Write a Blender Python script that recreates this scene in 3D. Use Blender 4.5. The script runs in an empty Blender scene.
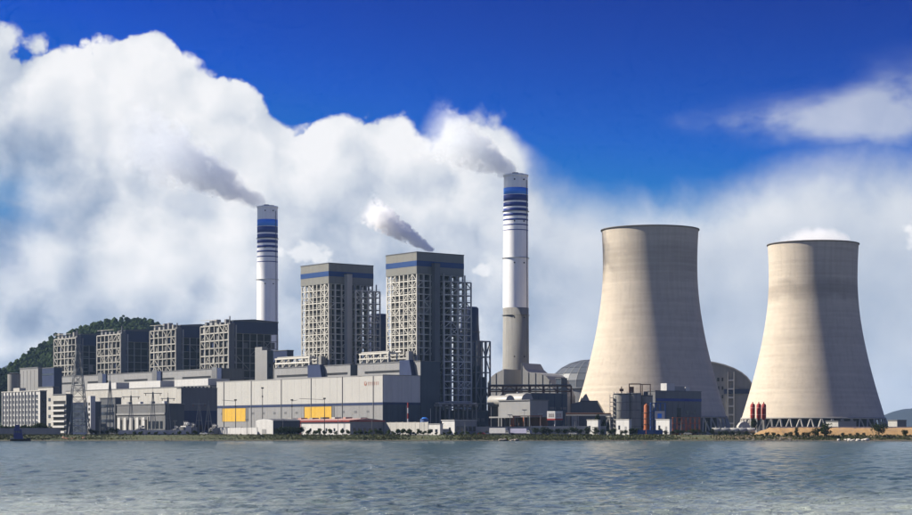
import bpy, math, random
import numpy as np
from mathutils import Vector, Matrix, Quaternion

random.seed(7)
rng = np.random.default_rng(7)
R = math.radians
sc = bpy.context.scene
col = sc.collection

# ------------------------------------------------------------------ camera
F, CX, H0, CH = 1900.0, 456.0, 434.0, 3.7          # focal length in photo pixels, centre column, horizon row, eye height
cam_d = bpy.data.cameras.new('camera')
cam = bpy.data.objects.new('camera', cam_d)
col.objects.link(cam)
cam.location = (0, 0, CH)
cam.rotation_euler = (R(90), 0, 0)
cam_d.sensor_width = 36
cam_d.lens = 36 * F / 912
cam_d.shift_y = (H0 - 257.5) / 912
cam_d.clip_start = 1
cam_d.clip_end = 40000
sc.camera = cam

# ------------------------------------------------------------------ sun, world, exposure
SUN_EL, SUN_AZ = R(38), R(-83)                       # azimuth from +Y (view direction), negative = to the left
sdir = Vector((math.sin(SUN_AZ) * math.cos(SUN_EL), math.cos(SUN_AZ) * math.cos(SUN_EL), math.sin(SUN_EL)))
sl = bpy.data.lights.new('sun', 'SUN')
sl.energy = 5.0
sl.angle = R(0.5)
sl.color = (1.0, 0.92, 0.79)
so = bpy.data.objects.new('sun', sl)
col.objects.link(so)
so.rotation_euler = sdir.to_track_quat('Z', 'Y').to_euler()
so.location = (-300, 300, 500)

vs = sc.view_settings
vs.view_transform = 'Standard'
vs.look = 'None'
vs.exposure = 1.0
vs.gamma = 1.0
vs.use_curve_mapping = False
sc.render.engine = 'CYCLES'
cy = sc.cycles
cy.use_denoising = True
cy.use_adaptive_sampling = True
cy.adaptive_threshold = 0.02
cy.adaptive_min_samples = 8
cy.max_bounces = 28
cy.diffuse_bounces = 3
cy.glossy_bounces = 3
cy.volume_bounces = 28
cy.transparent_max_bounces = 8
cy.caustics_reflective = False
cy.caustics_refractive = False
cy.sample_clamp_indirect = 6

world = bpy.data.worlds.new('World')
sc.world = world
world.use_nodes = True
world.cycles.sampling_method = 'MANUAL'
world.cycles.sample_map_resolution = 256


class G:
    """small helper that writes shader nodes"""
    def __init__(s, tree):
        s.t = tree
        tree.nodes.clear()

    def n(s, typ, **kw):
        nd = s.t.nodes.new(typ)
        for k, v in kw.items():
            setattr(nd, k, v)
        return nd

    def put(s, sock, v):
        if hasattr(v, 'links') or isinstance(v, bpy.types.NodeSocket):
            s.t.links.new(v, sock)
        else:
            sock.default_value = v

    def m(s, op, a, b=None, c=None, clamp=False):
        nd = s.n('ShaderNodeMath', operation=op, use_clamp=clamp)
        for i, v in enumerate((a, b, c)):
            if v is not None:
                s.put(nd.inputs[i], v)
        return nd.outputs[0]

    def vm(s, op, a, b=None, scale=None):
        nd = s.n('ShaderNodeVectorMath', operation=op)
        s.put(nd.inputs[0], a)
        if b is not None:
            s.put(nd.inputs[1], b)
        if scale is not None:
            s.put(nd.inputs['Scale'], scale)
        return nd.outputs[0]

    def noise(s, vec, scale, detail=4, rough=.5, dist=0.0, out='Fac'):
        nd = s.n('ShaderNodeTexNoise')
        s.put(nd.inputs['Vector'], vec)
        nd.inputs['Scale'].default_value = scale
        nd.inputs['Detail'].default_value = detail
        nd.inputs['Roughness'].default_value = rough
        nd.inputs['Distortion'].default_value = dist
        return nd.outputs[out]

    def ss(s, v, lo, hi, a=0.0, b=1.0):
        nd = s.n('ShaderNodeMapRange', interpolation_type='SMOOTHSTEP')
        for i, x in enumerate((v, lo, hi, a, b)):
            s.put(nd.inputs[i], x)
        return nd.outputs[0]

    def lin(s, v, lo, hi, a=0.0, b=1.0):
        nd = s.n('ShaderNodeMapRange')
        for i, x in enumerate((v, lo, hi, a, b)):
            s.put(nd.inputs[i], x)
        return nd.outputs[0]

    def mix(s, f, a, b, blend='MIX'):
        nd = s.n('ShaderNodeMix', data_type='RGBA', blend_type=blend)
        s.put(nd.inputs[0], f)
        for i, v in ((6, a), (7, b)):
            if isinstance(v, tuple) and len(v) == 3:
                v = (*v, 1)
            s.put(nd.inputs[i], v)
        return nd.outputs[2]

    def curve(s, v, pts):
        nd = s.n('ShaderNodeFloatCurve')
        c = nd.mapping.curves[0]
        c.points[0].location = pts[0]
        c.points[1].location = pts[-1]
        for p in pts[1:-1]:
            c.points.new(*p)
        nd.mapping.update()
        s.put(nd.inputs['Value'], v)
        return nd.outputs[0]


def az_of(px):
    return math.atan((px - CX) / F)


def el_of(px, row):
    return math.atan((H0 - row) / math.hypot(F, px - CX))


g = G(world.node_tree)
tc = g.n('ShaderNodeTexCoord')
dvec = tc.outputs['Generated']
sep = g.n('ShaderNodeSeparateXYZ')
g.put(sep.inputs[0], dvec)
AZ = g.m('ARCTAN2', sep.outputs[0], sep.outputs[1])
EL = g.m('ARCSINE', sep.outputs[2])
sky = g.n('ShaderNodeTexSky', sky_type='NISHITA')
sky.sun_disc = False
sky.sun_elevation = SUN_EL
sky.sun_rotation = SUN_AZ
sky.altitude = 300
sky.air_density = 1.0
sky.dust_density = 0.3
sky.ozone_density = 4.0
# a polarising filter deepens the clear blue as a whole
s_rgb = g.n('ShaderNodeSeparateColor')
g.put(s_rgb.inputs[0], sky.outputs[0])
c_rgb = g.n('ShaderNodeCombineColor')
for i_, (p_, k_, f_, c_) in enumerate(((6.5, 7.0, .02, 1.0), (4.6, 4.3, .36, 2.3), (4.0, 3.7, 2.7, 5.6))):
    v_ = g.m('MULTIPLY', g.m('POWER', g.m('MULTIPLY', s_rgb.outputs[i_], .2), p_), k_)
    g.put(c_rgb.inputs[i_], g.m('MINIMUM', g.m('MAXIMUM', v_, f_), c_))
blue = c_rgb.outputs[0]


def gauss(lst, az=AZ, el=EL):
    tot = None
    for px, row, sx, sy, w in lst:
        a, e = az_of(px), el_of(px, row)
        dx = g.m('MULTIPLY', g.m('SUBTRACT', az, a), F / sx)
        dy = g.m('MULTIPLY', g.m('SUBTRACT', el, e), F / sy)
        r2 = g.m('ADD', g.m('MULTIPLY', dx, dx), g.m('MULTIPLY', dy, dy))
        v = g.m('MULTIPLY', g.m('EXPONENT', g.m('MULTIPLY', r2, -1.0)), w)
        tot = v if tot is None else g.m('ADD', tot, v)
    return tot


# cloud bank: its upper outline as a function of azimuth
tops = [(-400, 60), (-150, 45), (0, 33), (60, 30), (110, 33), (160, 30), (185, 42), (205, 62), (240, 76), (268, 92), (290, 114), (315, 117),
        (345, 106), (395, 104), (425, 121), (455, 117), (486, 122), (512, 140), (535, 158), (575, 176), (640, 186), (700, 180),
        (760, 160), (830, 150), (912, 140), (1050, 140), (1300, 110)]
AMIN, AMAX, EMAX = -.45, .45, .30
cpts = [((az_of(p) - AMIN) / (AMAX - AMIN), el_of(p, r) / EMAX) for p, r in tops]
cpts = [(0.0, .62)] + [c for c in cpts if 0.01 < c[0] < .99] + [(1.0, .62)]
top = g.m('MULTIPLY', g.curve(g.lin(AZ, AMIN, AMAX), cpts), EMAX)
soft = g.curve(g.lin(AZ, AMIN, AMAX), [(0, .13), ((az_of(490) - AMIN) / (AMAX - AMIN), .13), ((az_of(570) - AMIN) / (AMAX - AMIN), .62), (1, .62)])

warp = g.vm('SCALE', g.vm('SUBTRACT', g.noise(dvec, 9.0, 3, .5, out='Color'), (.5, .5, .5)), scale=0.03)
pv = g.vm('ADD', dvec, warp)
n1 = g.noise(pv, 13.0, 5, .5)
n2 = g.noise(pv, 60.0, 4, .6)
sun_off = tuple(x * 0.016 for x in (-0.7, -0.1, .7))
pvs = g.vm('ADD', pv, sun_off)
n1s = g.noise(pvs, 13.0, 5, .5)
nbig = g.noise(dvec, 5.0, 4, .5)


def lobes(vec, scale):
    nd = g.n('ShaderNodeTexVoronoi', feature='F1', voronoi_dimensions='3D')
    g.put(nd.inputs['Vector'], vec)
    nd.inputs['Scale'].default_value = scale
    nd.inputs['Detail'].default_value = 0
    d_ = nd.outputs['Distance']
    return g.m('SUBTRACT', .38, g.m('MULTIPLY', d_, d_))


fine = g.vm('SCALE', g.vm('SUBTRACT', g.noise(dvec, 40.0, 4, .6, out='Color'), (.5, .5, .5)), scale=0.03)
lv = g.vm('ADD', pv, fine)
lvs = g.vm('ADD', lv, sun_off)
v1 = g.m('ADD', lobes(lv, 17.0), g.m('MULTIPLY', lobes(lv, 44.0), .55))
v1s = g.m('ADD', lobes(lvs, 17.0), g.m('MULTIPLY', lobes(lvs, 44.0), .55))
firm = g.ss(AZ, az_of(570), az_of(470), .12, 1.0)
h = g.m('SUBTRACT', top, EL)
h = g.m('ADD', h, g.m('MULTIPLY', g.m('SUBTRACT', n1, .5), .045))
h = g.m('ADD', h, g.m('MULTIPLY', g.m('SUBTRACT', n2, .5), .012))
h = g.m('ADD', h, g.m('MULTIPLY', g.m('MULTIPLY', g.m('SUBTRACT', v1, .30), .026), firm))
cov = g.ss(h, -0.002, g.m('MULTIPLY', soft, 0.055))
# drifting wisp at the upper right and torn patches
wv = g.n('ShaderNodeVectorMath', operation='MULTIPLY')
g.put(wv.inputs[0], pv)
wv.inputs[1].default_value = (1, 1, 2.1)
nw = g.noise(wv.outputs[0], 14.0, 6, .55)
wisp = gauss([(775, 120, 75, 20, .6), (870, 118, 90, 28, .7), (965, 110, 110, 45, .9), (705, 122, 45, 10, .25), (905, 95, 40, 16, .35)])
wcov = g.ss(g.m('MULTIPLY', wisp, g.m('ADD', .55, g.m('ADD', g.m('MULTIPLY', g.m('SUBTRACT', nw, .5), 5.0), g.m('MULTIPLY', v1, .9)))), .05, 1.5, 0.0, .75)
hole = gauss([(8, 205, 40, 45, .5), (-60, 215, 70, 45, .6), (10, 212, 40, 12, .3)])
cov = g.m('MULTIPLY', cov, g.m('SUBTRACT', 1.0, g.m('MULTIPLY', hole, g.ss(nw, .3, .65))))
cov = g.m('MAXIMUM', cov, wcov)
# the same broken cumulus goes on over the rest of the sky
ncu = g.noise(dvec, 3.2, 5, .5)
cov = g.m('MAXIMUM', cov, g.m('MULTIPLY', g.ss(ncu, .56, .70), g.ss(EL, .27, .45)))
# brightness of the cloud body: thick sunlit heads against thin grey-blue veil
bodies = gauss([(90, 60, 130, 42, .40), (200, 130, 120, 60, .24), (95, 165, 75, 40, .22), (200, 240, 150, 70, .22), (400, 140, 110, 45, .32),
                (470, 150, 60, 40, .2), (400, 235, 110, 40, -.10), (30, 352, 55, 13, .42),
                (820, 205, 160, 40, .16), (620, 235, 130, 40, .14), (340, 175, 140, 45, .12),
                (25, 140, 50, 28, -.25), (20, 205, 55, 55, -.2), (110, 325, 160, 14, -.2), (700, 330, 250, 60, -.04), (-150, 100, 150, 90, .3), (1100, 150, 150, 90, .2)])
lit = g.m('MULTIPLY', g.m('ADD', g.m('SUBTRACT', n1, n1s), g.m('MULTIPLY', g.m('SUBTRACT', v1, v1s), g.m('MULTIPLY', firm, .30))), g.ss(AZ, az_of(640), az_of(470), .7, 1.7))
bright = g.m('ADD', g.m('ADD', bodies, .49), lit)
bright = g.m('ADD', bright, g.m('MULTIPLY', g.m('SUBTRACT', n2, .5), .11))
bright = g.m('ADD', bright, g.m('MULTIPLY', g.m('SUBTRACT', nbig, .5), .3))
puffs = gauss([(312, 254, 34, 17, 1.0), (482, 270, 18, 13, 1.0), (908, 241, 16, 24, 1.0), (268, 192, 30, 12, .7)])
puffs = g.ss(g.m('ADD', puffs, g.m('ADD', g.m('MULTIPLY', g.m('SUBTRACT', n2, .5), 1.9), g.m('MULTIPLY', g.m('SUBTRACT', v1, .35), .9))), .45, .75)
bright = g.m('ADD', bright, g.m('MULTIPLY', puffs, .34))
ramp = g.n('ShaderNodeValToRGB')
e = ramp.color_ramp.elements
e[0].position, e[0].color = 0.0, (.22, .29, .43, 1)
e[1].position, e[1].color = 1.0, (.93, .93, .95, 1)
for p_, c_ in ((.30, (.38, .455, .585, 1)), (.55, (.595, .645, .735, 1)), (.8, (.81, .83, .87, 1))):
    x_ = ramp.color_ramp.elements.new(p_)
    x_.color = c_
g.put(ramp.inputs[0], bright)
cloudc = g.mix(1.0, ramp.outputs[0], (10, 10, 10), 'MULTIPLY')
final = g.mix(cov, blue, cloudc)
bg = g.n('ShaderNodeBackground')
g.put(bg.inputs[0], final)
bg.inputs[1].default_value = 0.05
wo = g.n('ShaderNodeOutputWorld')
g.t.links.new(bg.outputs[0], wo.inputs[0])

# ------------------------------------------------------------------ places
GZ = 3.2                                             # level of the plant's ground
TH = R(52)                                           # the plant's axes are turned 52 degrees to the view
U = Vector((-math.cos(TH), math.sin(TH), 0))         # along the turbine halls, away to the left
V = Vector((math.sin(TH), math.cos(TH), 0))          # from turbine hall to boilers, away to the right
P0 = Vector(((383 - CX) * 1130 / F, 1130, GZ))


def plant(a, b):
    return P0 + U * a + V * b


def at(px, Y, z=GZ):
    return Vector(((px - CX) * Y / F, Y, z))


def zl(row, Y):
    """height above the ground of a picture row at distance Y"""
    return CH + (H0 - row) * Y / F - GZ


def dims(pc, Y, pl, pr):
    """length along U and width along V of a block whose near corner is seen at pc and its outer corners at pl and pr"""
    xc = (pc - CX) * Y / F
    kl, kr = (pl - CX) / F, (pr - CX) / F
    return (xc - kl * Y) / (math.cos(TH) + kl * math.sin(TH)), (kr * Y - xc) / (math.sin(TH) - kr * math.cos(TH))


# ------------------------------------------------------------------ materials
MAT = {}


def M(name, c, rough=.8, var=.12, scale=.15, streak=0.0, metal=0.0, bands=0.0, rnd=0.0, spec=.3, bump=0.0, grime=None, stain=None):
    if name in MAT:
        return MAT[name]
    m = bpy.data.materials.new(name)
    m.use_nodes = True
    q = G(m.node_tree)
    out = q.n('ShaderNodeOutputMaterial')
    b = q.n('ShaderNodeBsdfPrincipled')
    b.inputs['Roughness'].default_value = rough
    b.inputs['Metallic'].default_value = metal
    b.inputs['Specular IOR Level'].default_value = spec
    geo = q.n('ShaderNodeNewGeometry')
    pos = geo.outputs['Position']
    n = q.noise(pos, scale, 5, .6)
    f = q.lin(n, .25, .75, 1 - var, 1 + var)
    if streak:
        sv = q.vm('MULTIPLY', pos, (.9, .9, .035))
        f = q.m('MULTIPLY', f, q.ss(q.noise(sv, .55, 5, .6), .32, .6, 1 - streak, 1.0))
    if bands:
        s3 = q.n('ShaderNodeSeparateXYZ')
        q.put(s3.inputs[0], pos)
        zz = q.m('FLOOR', q.m('DIVIDE', s3.outputs[2], 1.9))
        wn = q.n('ShaderNodeTexWhiteNoise', noise_dimensions='1D')
        q.put(wn.inputs['W'], zz)
        f = q.m('MULTIPLY', f, q.lin(wn.outputs[0], 0, 1, 1 - bands, 1 + bands))
        fr = q.m('FRACT', q.m('DIVIDE', s3.outputs[2], 1.9))
        f = q.m('MULTIPLY', f, q.ss(fr, 0, .12, 1 - bands, 1.0))
    if stain:
        zc_, zw_, am_ = stain
        s4 = q.n('ShaderNodeSeparateXYZ')
        q.put(s4.inputs[0], pos)
        dz_ = q.m('ABSOLUTE', q.m('SUBTRACT', q.m('ADD', s4.outputs[2], q.m('MULTIPLY', q.noise(q.vm('MULTIPLY', pos, (1, 1, .3)), .06, 4, .6), 14)), zc_ + 7))
        f = q.m('MULTIPLY', f, q.ss(dz_, zw_ * .3, zw_, 1 - am_, 1.0))
    if bands:
        f = q.m('MULTIPLY', f, q.lin(q.noise(q.vm('MULTIPLY', pos, (.03, .03, .42)), 1.0, 4, .65), .3, .7, .92, 1.06))
    if rnd:
        oi = q.n('ShaderNodeObjectInfo')
        f = q.m('MULTIPLY', f, q.lin(oi.outputs['Random'], 0, 1, 1 - rnd, 1 + rnd))
    cc = q.mix(1.0, (*c, 1), (1, 1, 1, 1), 'MULTIPLY')
    if grime:
        cc = q.mix(q.ss(q.noise(pos, scale * 2.3, 6, .65), .5, .72), (*c, 1), (*grime, 1))
    comb = q.n('ShaderNodeCombineXYZ')
    for i in range(3):
        q.put(comb.inputs[i], f)
    cc = q.mix(1.0, cc, comb.outputs[0], 'MULTIPLY')
    q.put(b.inputs['Base Color'], cc)
    if bump:
        bn = q.n('ShaderNodeBump')
        bn.inputs['Strength'].default_value = bump
        bn.inputs['Distance'].default_value = .2
        q.put(bn.inputs['Height'], q.noise(pos, 1.4, 5, .6))
        q.put(b.inputs['Normal'], bn.outputs[0])
    m.node_tree.links.new(b.outputs[0], out.inputs[0])
    MAT[name] = m
    return m


CONC = M('tower_concrete', (.44, .385, .315), .9, .07, .03, streak=.09, bands=.05, bump=.15, stain=(128, 16, .12))
CONCB = M('stained_tower_concrete', (.44, .385, .315), .9, .07, .03, streak=.09, bands=.05, bump=.15, stain=(114, 9, .26))
CONC2 = M('grey_concrete', (0.204, 0.2, 0.187), .9, .1, .08, streak=.2)
BEIGE = M('beige_grey_sheet', (0.168, 0.168, 0.152), .6, .06, .08, streak=.1)
CHIMW = M('chimney_white_paint', (.80, .80, .79), .6, .04, .06, streak=.08)
RIM = M('rim_concrete', (.10, .09, .08), .9)
LEGC = M('leg_concrete', (0.288, 0.272, 0.248), .9)
WHITEP = M('white_paint', (0.435, 0.431, 0.42), .6, .05, .06, streak=.1)
CREAM = M('cream_wall', (.355, .35, .332), .75, .04, .05, streak=.06)
OFFW = M('off_white_wall', (0.352, 0.341, 0.315), .8, .06, .1, streak=.12)
LGREY = M('light_grey_sheet', (0.211, 0.211, 0.211), .6, .06, .08, streak=.1)
GREY = M('grey_sheet', (0.117, 0.12, 0.126), .6, .07, .08, streak=.12)
DGREY = M('dark_grey_sheet', (.075, .08, .09), .6, .1, .1, streak=.1)
NAVY = M('navy_sheet', (.017, .028, .075), .5, .12, .1, streak=.15)
TEAL = M('blue_grey_sheet', (.035, .05, .075), .5, .12, .07, streak=.2)
BLUE = M('blue_stripe_paint', (.009, .042, .15), .5, .08, .1)
LBLUE = M('light_blue_stripe_paint', (.04, .22, .75), .5, .06, .1)
DBLUE = M('dark_blue_stripe_paint', (.008, .028, .19), .5, .06, .1)
DARK = M('dark_opening', (.012, .013, .016), .5, .1)
GLASS = M('dark_window_glass', (.02, .025, .035), .12, .1, spec=.5)
STEEL = M('cream_steel', (.45, .435, .39), .65, .1, .3, rnd=.22)
STEELM = M('weathered_steel', (.27, .26, .235), .7, .15, .3, rnd=.3)
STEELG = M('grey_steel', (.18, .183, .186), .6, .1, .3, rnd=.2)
STEELD = M('dark_steel', (.09, .09, .09), .6, .1, .3, rnd=.2)
GRATE = M('floor_grating', (.13, .13, .125), .8, .15, .3, rnd=.2)
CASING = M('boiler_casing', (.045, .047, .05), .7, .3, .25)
PIPE = M('pipe_cladding', (0.264, 0.256, 0.236), .45, .1, .3, rnd=.2)
YELLOW = M('yellow_panel', (0.496, 0.304, 0.036), .6, .04, .1)
RED = M('red_paint', (.24, .02, .018), .6, .1, .2)
REDW = M('faded_red_roof', (.34, .2, .17), .7, .15, .3)
ORANGE = M('orange_paint', (.24, .065, .02), .7, .15, .3)
BROWN = M('rusty_brown', (.13, .065, .04), .85, .2, .3)
BROWNTXT = M('brown_lettering', (.25, .12, .09), .7)
CONT = M('blue_container_paint', (.03, .07, .20), .6, .1, .5)
HULL = M('dark_hull_paint', (.03, .02, .02), .6, .2, .5)
PURPLE = M('violet_blue_paint', (.045, .04, .16), .6, .2, .5)
ROCK = M('rock_grey', (.16, .14, .12), .9, .25, .6, rnd=.3)
ROCKW = M('pale_rock', (.46, .42, .37), .9, .2, .6, rnd=.2)
OCHRE = M('ochre_earth', (0.3, 0.188, 0.086), .95, .2, .25, grime=(.24, .17, .09), bump=.5)
RUBBER = M('tyre_rubber', (.015, .015, .015), .9)
BARK = M('bark', (.06, .045, .03), .9, .2, 1.0)
DOMEM = M('dome_sheet', (.07, .08, .095), .45, .1, .1, rnd=.05)
GRASSM = M('grass_blades', (.046, .052, .014), .9, .45, .12)


def leafmat(name, c, tr=.25):
    m = bpy.data.materials.new(name)
    m.use_nodes = True
    q = G(m.node_tree)
    out = q.n('ShaderNodeOutputMaterial')
    geo = q.n('ShaderNodeNewGeometry')
    oi = q.n('ShaderNodeObjectInfo')
    f = q.m('MULTIPLY', q.lin(q.noise(geo.outputs['Position'], .45, 3, .6), .3, .7, .6, 1.35), q.lin(oi.outputs['Random'], 0, 1, .7, 1.3))
    comb = q.n('ShaderNodeCombineXYZ')
    for i in range(3):
        q.put(comb.inputs[i], f)
    cc = q.mix(1.0, (*c, 1), comb.outputs[0], 'MULTIPLY')
    d = q.n('ShaderNodeBsdfDiffuse')
    t = q.n('ShaderNodeBsdfTranslucent')
    q.put(d.inputs[0], cc)
    q.put(t.inputs[0], cc)
    mx = q.n('ShaderNodeMixShader')
    mx.inputs[0].default_value = tr
    m.node_tree.links.new(d.outputs[0], mx.inputs[1])
    m.node_tree.links.new(t.outputs[0], mx.inputs[2])
    m.node_tree.links.new(mx.outputs[0], out.inputs[0])
    MAT[name] = m
    return m


LEAF = leafmat('shrub_leaves', (.042, .058, .016))
LEAFD = leafmat('dark_tree_leaves', (.026, .036, .014))
FOREST = leafmat('forest_leaves', (.026, .040, .016))

# ------------------------------------------------------------------ mesh helpers
UB = {}
BV = [(-.5, -.5, -.5), (.5, -.5, -.5), (.5, .5, -.5), (-.5, .5, -.5), (-.5, -.5, .5), (.5, -.5, .5), (.5, .5, .5), (-.5, .5, .5)]
BF = [(3, 2, 1, 0), (4, 5, 6, 7), (0, 1, 5, 4), (1, 2, 6, 5), (2, 3, 7, 6), (3, 0, 4, 7)]


def link(name, me, parent):
    o = bpy.data.objects.new(name, me)
    col.objects.link(o)
    if parent is not None:
        o.parent = parent
    return o


def mesh(name, mat, parent, vs_, fs, smooth=False):
    me = bpy.data.meshes.new(name)
    me.from_pydata([tuple(v) for v in vs_], [], fs)
    me.materials.append(mat)
    if smooth:
        me.polygons.foreach_set('use_smooth', [True] * len(me.polygons))
    me.update()
    return link(name, me, parent)


def unit_box(mat):
    if mat.name not in UB:
        me = bpy.data.meshes.new('block_' + mat.name)
        me.from_pydata(BV, [], BF)
        me.materials.append(mat)
        UB[mat.name] = me
    return UB[mat.name]


def box(name, mat, parent, x0, x1, y0, y1, z0, z1):
    o = link(name, unit_box(mat), parent)
    o.location = ((x0 + x1) / 2, (y0 + y1) / 2, (z0 + z1) / 2)
    o.scale = (abs(x1 - x0), abs(y1 - y0), abs(z1 - z0))
    return o


def beam(name, mat, parent, p, q, w, d=None):
    p, q = Vector(p), Vector(q)
    o = link(name, unit_box(mat), parent)
    v = q - p
    o.location = (p + q) / 2
    o.rotation_mode = 'QUATERNION'
    o.rotation_quaternion = v.to_track_quat('Z', 'Y')
    o.scale = (w, d or w, v.length)
    return o


UC = {}


def cyl(name, mat, parent, loc, r, hgt, taper=1.0, seg=20, axis=None):
    k = (mat.name, taper, seg)
    if k not in UC:
        vv, ff = [], []
        for i in range(seg):
            a = 2 * math.pi * i / seg
            vv.append((math.cos(a), math.sin(a), 0))
        for i in range(seg):
            a = 2 * math.pi * i / seg
            vv.append((math.cos(a) * taper, math.sin(a) * taper, 1))
        for i in range(seg):
            j = (i + 1) % seg
            ff.append((i, j, seg + j, seg + i))
        ff.append(tuple(range(seg - 1, -1, -1)))
        ff.append(tuple(range(seg, 2 * seg)))
        me = bpy.data.meshes.new('tube_' + mat.name)
        me.from_pydata(vv, [], ff)
        me.materials.append(mat)
        me.polygons.foreach_set('use_smooth', [True] * seg + [False] * 2)
        UC[k] = me
    o = link(name, UC[k], parent)
    o.location = loc
    o.scale = (r, r, hgt)
    if axis is not None:
        o.rotation_mode = 'QUATERNION'
        o.rotation_quaternion = Vector(axis).to_track_quat('Z', 'Y')
    return o


def tube(name, mat, parent, p, q, r, seg=10):
    p, q = Vector(p), Vector(q)
    return cyl(name, mat, parent, p, r, (q - p).length, 1.0, seg, q - p)


def lathe(name, mat, parent, prof, seg=64, closed_top=False):
    vv, ff = [], []
    for r, z in prof:
        for i in range(seg):
            a = 2 * math.pi * i / seg
            vv.append((r * math.cos(a), r * math.sin(a), z))
    for k in range(len(prof) - 1):
        for i in range(seg):
            j = (i + 1) % seg
            ff.append((k * seg + i, k * seg + j, (k + 1) * seg + j, (k + 1) * seg + i))
    if closed_top:
        ff.append(tuple((len(prof) - 1) * seg + i for i in range(seg)))
    return mesh(name, mat, parent, vv, ff, True)


def prism(name, mat, parent, prof, y0, y1):
    """profile in x-z pushed along y"""
    n = len(prof)
    vv = [(x, y0, z) for x, z in prof] + [(x, y1, z) for x, z in prof]
    ff = [tuple(range(n)), tuple(range(2 * n - 1, n - 1, -1))] + [(i, n + i, n + (i + 1) % n, (i + 1) % n) for i in range(n)]
    return mesh(name, mat, parent, vv, ff)


def prism_x(name, mat, parent, prof, x0, x1):
    """profile in y-z pushed along x"""
    n = len(prof)
    vv = [(x0, y, z) for y, z in prof] + [(x1, y, z) for y, z in prof]
    ff = [tuple(range(n)), tuple(range(2 * n - 1, n - 1, -1))] + [(i, n + i, n + (i + 1) % n, (i + 1) % n) for i in range(n)]
    return mesh(name, mat, parent, vv, ff)


def tag(o, label, cat, group=None, kind=None):
    o['label'] = label
    o['category'] = cat
    if group:
        o['group'] = group
    if kind:
        o['kind'] = kind
    return o


def thing(name, label, cat, loc, rotz=-TH, group=None):
    o = bpy.data.objects.new(name, None)
    col.objects.link(o)
    o.location = loc
    o.rotation_euler = (0, 0, rotz)
    o.empty_display_size = 3
    return tag(o, label, cat, group)


def rr(a, b):
    return random.uniform(a, b)


# ------------------------------------------------------------------ ground and water
def smooth_noise(x, seed=0, n=6, base=.01):
    r = np.random.default_rng(seed)
    s = np.zeros_like(x)
    for i in range(n):
        s += np.sin(x * base * 1.9 ** i + r.uniform(0, 6.28)) / 1.5 ** i
    return s


gx = np.concatenate([[-9000, -4000, -2000, -1000, -600], np.arange(-420, 421, 3.0), [600, 1000, 2000, 4000, 9000]])
shore = 1003 + 1.6 * smooth_noise(gx, 3, 6, .012) * (np.abs(gx) < 430)
offs = [(-14, -1.2), (-3, -.25), (0, .05), (2.5, .45), (6, .75), (11, 1.15), (17, 1.9), (23, 2.7), (29, GZ), (60, GZ), (400, GZ), (1500, GZ), (5000, GZ), (11000, GZ)]
gv, gf = [], []
for k, (dy, z) in enumerate(offs):
    for i, x in enumerate(gx):
        jit = 0 if k in (0, 1) or k > 7 else rr(-.12, .12)
        yy = shore[i] + dy if dy < 60 else 1003 + dy
        gv.append((x, yy + (rr(-.6, .6) if 2 < k < 8 else 0), z + jit))
W_ = len(gx)
for k in range(len(offs) - 1):
    for i in range(W_ - 1):
        gf.append((k * W_ + i, k * W_ + i + 1, (k + 1) * W_ + i + 1, (k + 1) * W_ + i))
gmat = bpy.data.materials.new('bank_and_yard')
gmat.use_nodes = True
q = G(gmat.node_tree)
out = q.n('ShaderNodeOutputMaterial')
b = q.n('ShaderNodeBsdfPrincipled')
b.inputs['Roughness'].default_value = .95
geo = q.n('ShaderNodeNewGeometry')
s3 = q.n('ShaderNodeSeparateXYZ')
q.put(s3.inputs[0], geo.outputs['Position'])
st = q.vm('MULTIPLY', geo.outputs['Position'], (.35, 1, 1))
na = q.noise(st, .12, 6, .65)
nb = q.noise(st, .5, 5, .6)
grass = q.mix(q.ss(nb, .35, .65), (.024, .036, .008), (.055, .06, .017))
dirt = q.mix(nb, (.09, .06, .03), (.17, .125, .07))
bank = q.mix(q.ss(q.m('ADD', na, q.ss(s3.outputs[0], 60, 170, 0, .13)), .58, .72), grass, dirt)
mud = q.mix(q.ss(s3.outputs[2], .1, .7), (.045, .038, .028), bank)
yard = q.mix(nb, (.09, .088, .082), (.14, .135, .125))
c_ = q.mix(q.ss(s3.outputs[1], 1030, 1040), mud, yard)
q.put(b.inputs['Base Color'], c_)
gmat.node_tree.links.new(b.outputs[0], out.inputs[0])
o = mesh('ground', gmat, None, gv, gf, True)
tag(o, 'flat land with grassy brown bank sloping to the water', 'ground', kind='structure')

# water: a real rippled surface, finer near the viewer
ny, nx = 800, 680
ys = np.concatenate([[-400.0, -100.0, 20.0], 58 * (1012 / 58) ** (np.linspace(0, 1, ny))])
sx = np.concatenate([[-1.0], np.linspace(-1, 1, nx), [1.0]])
X = sx[None, :] * (0.36 * np.maximum(ys, 30)[:, None] + 14)
X[:, 0], X[:, -1] = -9000, 9000
Y = np.repeat(ys[:, None], X.shape[1], 1)
Z = np.zeros_like(X)
res = np.maximum(np.gradient(ys)[:, None] * .5, (0.72 * np.maximum(ys, 30)[:, None] + 28) / nx)
wr = np.random.default_rng(11)
for i in range(110):
    lam = 0.7 * (6.5 / .7) ** wr.random()
    ang = wr.normal(R(84), R(40))
    kx, ky = math.cos(ang) * 2 * math.pi / lam, math.sin(ang) * 2 * math.pi / lam
    amp = 0.0050 * lam ** .8 * wr.uniform(.5, 1.4)
    fade = np.clip((lam / res - 2.2) / 3, 0, 1)
    gust = .62 + .45 * np.sin(X * .021 * wr.uniform(.5, 1.6) + Y * .013 * wr.uniform(.4, 1.5) + wr.uniform(0, 6.28))
    ph = kx * X + ky * Y + wr.uniform(0, 6.28)
    Z += amp * fade * gust * (np.sin(ph) + .25 * np.sin(2 * ph + .6))
Z[:3] = 0
Z[:, 0] = Z[:, -1] = 0
nr, nc = X.shape
verts = np.stack([X, Y, Z], -1).reshape(-1, 3)
idx = np.arange(nr * nc).reshape(nr, nc)
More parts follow.
